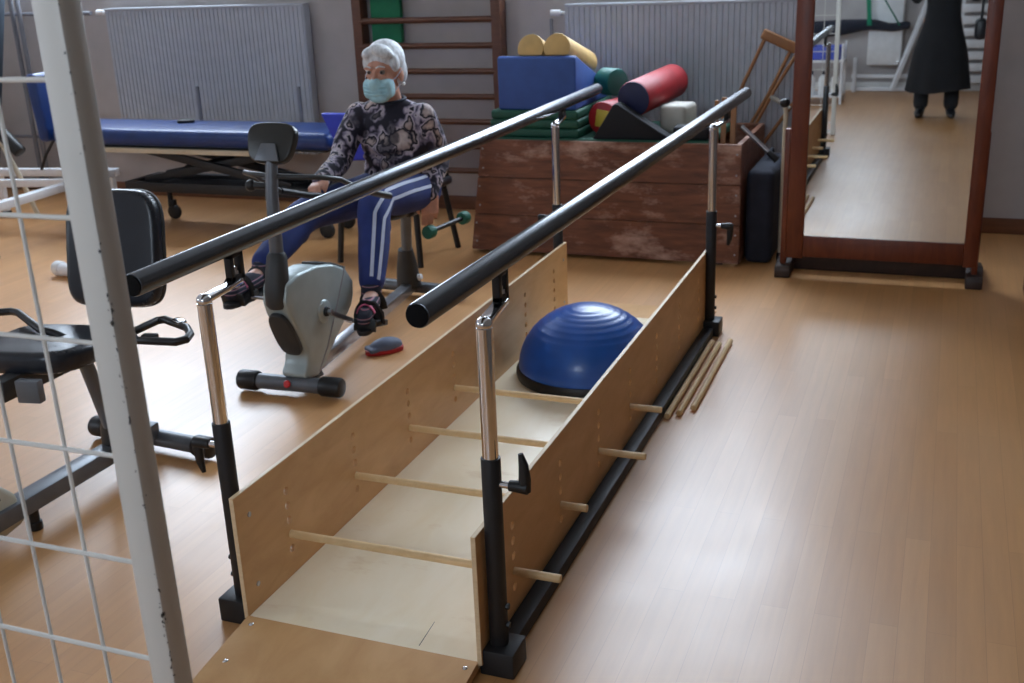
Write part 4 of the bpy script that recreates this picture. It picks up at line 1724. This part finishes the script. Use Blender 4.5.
b.tube([(-2.47, 2.62, .44), (-2.50, 2.56, .50), (-2.56, 2.52, HZ - .005), (-2.60, 2.52, HZ), (-2.80, 2.635, HZ + .004), (-2.84, 2.645, HZ + .002), (-2.93, 2.60, HZ), (-2.97, 2.57, HZ), (-2.98, 2.53, HZ), (-2.90, 2.49, HZ - .002), (-2.72, 2.46, HZ - .01)], .0125, 14)
b.build('side_handle', M['black'], rb)
b = MB()
b.box((-2.245, 2.60, HZ - .026), (.05, .03, .03), (0, 0, .2), .006)
b.build('handle_clip', M['black'], rb)
b = MB()
b.box((-2.185, 2.672, HZ + .012), (.055, .03, .012), (0, 0, -.45), .004)
b.build('pulse_sensor', M['chrome'], rb, label='small shiny pulse contact')
# front housing, mast and console (mostly left of the frame)
b = MB()
b.prism([(1.52, .08), (1.62, .05), (2.10, .03), (2.22, .05), (2.20, .15), (2.08, .27), (1.90, .42), (1.70, .50), (1.56, .40), (1.50, .22)], -2.595, -2.475, 'X', .022, 3)
b.build('body_shell', M['bike_beige'], rb)
b = MB()
for k in range(5):
    b.box((-2.4735, 2.085 - .010 * k, .165 + .022 * k), (.006, .09, .008), None, .001)
b.build('vent', M['black'], rb)
b = MB()
b.tube([(-2.535, 1.76, .48), (-2.535, 1.72, .80), (-2.535, 1.76, 1.05)], .024, 16)
b.build('console_post', M['grey_metal'], rb)
b = MB()
b.box((-2.535, 1.77, 1.08), (.22, .04, .17), (R(-25), 0, 0), .015, 3)
b.build('console', M['console'], rb)
for q in (-1, 1):
    b = MB()
    b.beam((-2.535 + q * .075, 1.82, .28), (-2.535 + q * .085, 1.82 + q * .16, .28 + q * .03), .012, .022, .003)
    b.build('crank', M['steel'], rb)
    b = MB()
    b.box((-2.535 + q * .15, 1.82 + q * .16, .28 + q * .03), (.10, .10, .024), None, .006)
    b.build('pedal', M['black'], rb)
settle(rb)

# ------------------------------------------------------------------ what the mirror shows: the photographer and the far end of the room
FX, FY = -.085, -.27
b = MB()
PHC = (FX + .02, FY + .03, 1.585)
PM = Matrix.Rotation(R(180), 3, 'Z') @ Matrix.Rotation(R(8), 3, 'X')
P2 = head_parts(b, PHC, PM)
b.limb([P2(0, .02, -.06), P2(0, .03, -.14), (FX, FY - .01, 1.36)], [.050, .048, .056], 4, 16)
b.ell((FX, FY, 1.20), (.14, .10, .17))
b.ell((FX, FY, .95), (.15, .11, .14))
SH = {1: (FX - .18, FY, 1.335), -1: (FX + .18, FY, 1.335)}
EL = {1: (FX - .25, FY + .07, 1.09), -1: (FX + .27, FY + .06, 1.10)}
WR = {1: (FX + .03, FY + .20, 1.475), -1: (FX + .22, FY + .20, 1.475)}
FT = {1: (FX - .135, FY + .02), -1: (FX + .135, FY + .02)}
for q in (1, -1):
    b.limb([(FX - q * .06, FY, 1.33), SH[q], EL[q], WR[q]], [.05, .045, .036, .024], 4, 12)
    b.limb([(FX - q * .09, FY, .88), (FX - q * .10, FY + .01, .48), (FT[q][0], FT[q][1], .09)], [.080, .052, .036], 5, 14)
    b.limb([(FT[q][0], FT[q][1] - .03, .05), (FT[q][0] - q * .01, FT[q][1] + .10, .035)], [.035, .030], 3, 12)
    hand(b, WR[q], (-.05 if q < 0 else .05, .25, 1), (q * 1.0, 0, 0), (0, 1, .1), [(R(30), R(50), R(35))] * 4, scale=.9)
ph = b.organic('person', M['skin'], None, .0055, 5)
tag(ph, 'standing person in a long black coat and boots reflected in the mirror', 'person')
mr2 = PM.to_4x4()
b = MB()
b.ell(P2(0, .030, .050), (.090, .108, .096), mr2)
b.ell(P2(0, .075, -.07), (.078, .055, .12), mr2)
b.ell(P2(0, -.06, .095), (.06, .04, .03), mr2)
b.organic('hair', M['darkhair'], ph, .007, 4)
for q in (-1, 1):
    b = MB()
    b.ell(P2(q * .031, -.080, .016), .0125)
    e = b.build('eye', M['eye'], ph)
    b = MB()
    b.ell(P2(q * .031, -.0905, .0165), (.0058, .0030, .0058), mr2)
    b.build('iris', M['iris'], e)
b = MB()
prof = [(1.385, .085, .075), (1.35, .175, .105), (1.20, .165, .120), (1.02, .150, .120), (.86, .170, .140), (.62, .235, .185), (.42, .268, .205), (.25, .292, .225)]
fine = []
for i in range(len(prof) - 1):
    p0, p1, p2, p3 = prof[max(i - 1, 0)], prof[i], prof[i + 1], prof[min(i + 2, len(prof) - 1)]
    for k in range(5):
        t = k / 5
        fine.append(tuple(0.5 * ((2 * b1) + (b2 - b0) * t + (2 * b0 - 5 * b1 + 4 * b2 - b3) * t * t + (-b0 + 3 * b1 - 3 * b2 + b3) * t ** 3) for b0, b1, b2, b3 in zip(p0, p1, p2, p3)))
prof = fine + [prof[-1]]
seg = 56
rings = []
for i, (z, rx, ry) in enumerate(prof):
    ring = []
    for k in range(seg):
        a = 2 * PI * k / seg
        f = 1 + (.035 * math.sin(a * 7 + 1.0) + .02 * math.sin(a * 11)) * max(0, (1.0 - z))
        ring.append(b.bm.verts.new((FX + rx * f * math.cos(a), FY + ry * f * math.sin(a), z + (.018 * math.sin(a * 2 + .5) if i == len(prof) - 1 else 0))))
    rings.append(ring)
for a_, b_ in zip(rings[:-1], rings[1:]):
    for k in range(seg):
        b.bm.faces.new((a_[k], a_[(k + 1) % seg], b_[(k + 1) % seg], b_[k]))
inner = [b.bm.verts.new((FX + (v.co.x - FX) * .96, FY + (v.co.y - FY) * .96, v.co.z + .004)) for v in rings[-1]]
top = [b.bm.verts.new((FX + (v.co.x - FX) * .50, FY + (v.co.y - FY) * .45, .62)) for v in rings[-1]]
for A, B in ((rings[-1], inner), (inner, top)):
    for k in range(seg):
        b.bm.faces.new((A[k], A[(k + 1) % seg], B[(k + 1) % seg], B[k]))
b.bm.faces.new(top)
b.bm.faces.new(rings[0])
co = b.build('coat', M['coat'], ph, 60)
for q in (1, -1):
    b = MB()
    s, e, w_ = Vector(SH[q]), Vector(EL[q]), Vector(WR[q])
    b.limb([s, s.lerp(e, .5), e, e.lerp(w_, .5), w_], [.066, .063, .057, .050, .044], 4, 14)
    b.organic('sleeve', M['coat'], co, .008, 3)
    b = MB()
    x, y = FT[q]
    b.limb([(FX - q * .115, y - .01, .42), (x, y - .01, .22), (x, y, .125)], [.070, .068, .068], 4, 16)
    b.organic('trouser_leg', M['coat'], ph, .008, 3)
    b = MB()
    b.limb([(x, y - .015, .20), (x, y - .018, .10), (x, y - .02, .055)], [.050, .047, .044], 4, 14)
    b.limb([(x, y - .03, .040), (x - q * .008, y + .06, .042), (x - q * .015, y + .145, .032)], [.040, .044, .030], 4, 14)
    b.box((x, y - .045, .014), (.06, .06, .028), None, .006)
    b.organic('boot', M['boot'], ph, .006, 4)
settle(ph)
cm_ = thing('camera_body', 'compact black camera held up by the reflected person', 'camera')
b = MB()
b.box((0.03, -.085, 1.600), (.125, .05, .085), None, .010, 3)
b.build('case', M['black'], cm_)
b = MB()
b.cyl((0, -.062, 1.598), (0, -.030, 1.598), .032, .030, 28, .004)
b.build('lens_barrel', M['bike_dark'], cm_)
settle(cm_)
bg2 = thing('shoulder_bag', 'black handbag hanging at the side of the reflected person', 'bag')
b = MB()
b.box((FX + .335, FY - .10, .80), (.10, .24, .19), None, .04, 4)
b.build('body', M['boot'], bg2)
b = MB()
b.tube([(FX + .335, FY - .19, .88), (FX + .338, FY - .15, 1.05), (FX + .345, FY - .06, 1.17), (FX + .345, FY - .00, 1.17), (FX + .342, FY + .0, 1.02), (FX + .335, FY - .01, .88)], .009, 10)
b.build('strap', M['boot'], bg2)
settle(bg2)

# white storage rack with blue trays and white bottles
rk = thing('storage_rack', 'white two-shelf rack with a blue front seen through the grid in the mirror', 'rack')
RX0, RX1, RY0, RY1 = -1.75, -1.02, -1.45, -1.05
for z in (.07, .43):
    b = MB()
    b.box2((RX0, RY0, z), (RX1, RY1, z + .025), .004)
    b.build('shelf', M['white_metal'], rk)
for x in (RX0 + .015, RX1 - .015):
    for y in (RY0 + .015, RY1 - .015):
        b = MB()
        b.cyl((x, y, 0), (x, y, .62), .013, seg=12)
        b.build('leg', M['white_metal'], rk)
settle(rk)
for i, (x, lb) in enumerate(((-1.56, 'blue plastic tray on the upper rack shelf, left one in the mirror'), (-1.21, 'blue plastic tray on the upper rack shelf, right one in the mirror'))):
    t_ = bmesh.new()
    b = MB()
    lo, hi = (x - .15, RY0 + .05, .4555), (x + .15, RY1 - .01, .585)
    b.box2((lo[0], lo[1], lo[2]), (hi[0], hi[1], lo[2] + .012), .003)
    for a_, c_ in (((lo[0], lo[1]), (hi[0], lo[1] + .010)), ((lo[0], hi[1] - .010), (hi[0], hi[1])), ((lo[0], lo[1]), (lo[0] + .010, hi[1])), ((hi[0] - .010, lo[1]), (hi[0], hi[1]))):
        b.box2((a_[0], a_[1], lo[2]), (c_[0], c_[1], hi[2]), .003)
    tr_ = b.build('storage_tray', M['blue_plastic'])
    t_.free()
    tag(settle(tr_), lb, 'tray', 'blue trays on the white rack')
b = MB()
b.box((-1.21, -1.25, .505), (.24, .26, .075), None, .02, 3)
tag(settle(b.build('folded_towel', M['cream'])), 'folded white towel inside the right blue tray in the mirror', 'towel')
b = MB()
b.box((-1.56, -1.25, .505), (.24, .26, .075), None, .02, 3)
tag(settle(b.build('folded_towel', M['cream'])), 'folded white towel inside the left blue tray in the mirror', 'towel')
BL = ['white bottle on the lower rack shelf, rightmost as the mirror shows them', 'white bottle on the lower rack shelf, second from the right in the mirror', 'white bottle on the lower rack shelf, third from the right in the mirror', 'white bottle on the lower rack shelf, fourth from the right in the mirror',
      'white bottle on the lower rack shelf, leftmost as the mirror shows them']
bt0 = None
for i in range(5):
    x, y = -1.10 - .125 * i, -1.13
    if i == 0:
        bt0 = thing('bottle', BL[0], 'bottle', 'white bottles on the rack')
        b = MB()
        b.lathe([(0, 0), (.040, 0), (.045, .006), (.045, .15), (.040, .175), (.020, .195), (.018, .21), (0, .21)], (x, y, .0955), seg=24)
        b.build('body', M['white_plastic'], bt0)
        b = MB()
        b.lathe([(0, 0), (.021, 0), (.021, .03), (.017, .034), (0, .034)], (x, y, .3035), seg=18)
        b.build('cap', M['dark_cloth'], bt0)
        settle(bt0)
    else:
        r_ = bt0.copy()
        COL.objects.link(r_)
        r_.location = (x, y + (.02 if i % 2 else 0), bt0.location.z)
        r_['label'] = BL[i]
        for c in kids(bt0):
            d_ = c.copy()
            COL.objects.link(d_)
            d_.parent = r_
# dark padded bar hung on green straps
hs = thing('hanging_bolster', 'long dark bolster hung on green straps at the far end of the room', 'bolster')
b = MB()
b.limb([(-1.62, -2.02, .70), (-1.20, -2.0, .715), (-.85, -2.0, .745), (-.62, -2.0, .715), (-.46, -2.0, .735)], [.085, .088, .060, .045, .042], 5, 18)
b.organic('roll', M['dark_cloth'], hs, .008, 5)
for pts in (((-.845, -1.935, .74), (-.875, -2.0, 1.05), (-.92, -2.10, 1.62)), ((-.53, -1.95, .735), (-.70, -2.0, 1.0), (-.925, -2.10, 1.62))):
    b = MB()
    b.tube(pts, .024, 8, flat=.2)
    b.build('strap', M['strap_green'], hs, label='green webbing strap')
b = MB()
b.cyl((-.925, -2.30, 1.63), (-.925, -2.08, 1.63), .016, seg=14)
b.build('wall_hook', M['steel'], hs)
settle(hs)
wc = thing('wall_cabinet', 'pale grey wall cabinet behind the hanging dark bolster', 'cabinet')
b = MB()
b.box2((-.86, -2.30, .30), (-.50, -2.09, 1.75), .006)
b.build('case', M['white_plastic'], wc)
b = MB()
b.box2((-.852, -2.094, .308), (-.508, -2.074, 1.742), .006)
d_ = b.build('door', M['white_plastic'], wc)
MB().cyl((-.53, -2.074, .33), (-.53, -2.045, .33), .012, seg=14, bev=.002).build('knob', M['chrome'], d_)
settle(wc)
lr = thing('low_rail', 'low white tubular rail along the wall at the far end', 'rail')
for z in (.03, .17):
    b = MB()
    b.box2((-1.02, -2.215, z - .022), (-.28, -2.175, z + .022), .004)
    b.build('rail_bar', M['white_metal'], lr)
for x in (-.985, -.31):
    b = MB()
    b.box2((x - .02, -2.17, 0), (x + .02, -2.13, .38), .004)
    b.build('upright', M['white_metal'], lr)
settle(lr)
b = MB()
b.beam((-.565, -2.0, .045), (-.10, -2.20, 1.50), .055, .045, .006)
tag(settle(b.build('leaning_board', M['white_metal'])), 'white bar leaning on the wall behind the photographer', 'bar')
sr = thing('slatted_shelf', 'white rack of horizontal slats beside the photographer in the mirror', 'rack')
for x in (.10, .78):
    b = MB()
    b.box2((x - .015, -2.20, 0), (x + .015, -2.17, 1.6), .003)
    b.build('upright', M['white_metal'], sr)
for k in range(12):
    b = MB()
    b.box2((.085, -2.17, .10 + .125 * k), (.80, -2.15, .10 + .125 * k + .085), .004)
    b.build('slat', M['white_metal'], sr)
settle(sr)
SKY, SKY_COL, EXPOSURE = 16.5, (0.72, 0.845, 1.0, 1.0), 0.0

# ------------------------------------------------------------------ light, sky and camera
w = bpy.data.worlds.new('sky')
scene.world = w
w.use_nodes = True
bgn = w.node_tree.nodes['Background']
bgn.inputs['Color'].default_value = SKY_COL
bgn.inputs['Strength'].default_value = SKY
for holes, axis, at, outw in ((WB, 'Y', YB, 1), (WL, 'X', XL, -1), (WF, 'Y', YF, -1)):
    for (u0, u1, z0, z1) in holes:
        ld = bpy.data.lights.new('window_daylight', 'AREA')
        ld.shape = 'RECTANGLE'
        ld.size = u1 - u0
        ld.size_y = z1 - z0
        ld.cycles.is_portal = True
        lo = bpy.data.objects.new('window_daylight', ld)
        COL.objects.link(lo)
        um, zm = (u0 + u1) / 2, (z0 + z1) / 2
        if axis == 'Y':
            lo.location = (um, at + outw * .19, zm)
            lo.rotation_euler = (R(-90) if outw > 0 else R(90), 0, 0)
        else:
            lo.location = (at + outw * .19, um, zm)
            lo.rotation_euler = (0, R(-90), 0)

cd = bpy.data.cameras.new('camera')
cd.sensor_width = 36.0
cd.lens = 36.0 * 1100.0 / 1024.0
cd.clip_start = .02
cd.dof.use_dof = True
cd.dof.focus_distance = 2.5
cd.dof.aperture_fstop = 7.0
cam = bpy.data.objects.new('camera', cd)
COL.objects.link(cam)
cam.matrix_world = Matrix.Translation((0, 0, 1.6)) @ Matrix.Rotation(R(21.711), 4, 'Z') @ Matrix.Rotation(R(70.739), 4, 'X') @ Matrix.Rotation(R(-2.328), 4, 'Z')
scene.camera = cam
scene.view_settings.view_transform = 'Standard'
scene.view_settings.look = 'None'
scene.view_settings.gamma = 1.0
scene.view_settings.use_curve_mapping = False
scene.view_settings.exposure = EXPOSURE
scene.cycles.use_denoising = True
scene.cycles.max_bounces = 10
scene.cycles.diffuse_bounces = 5
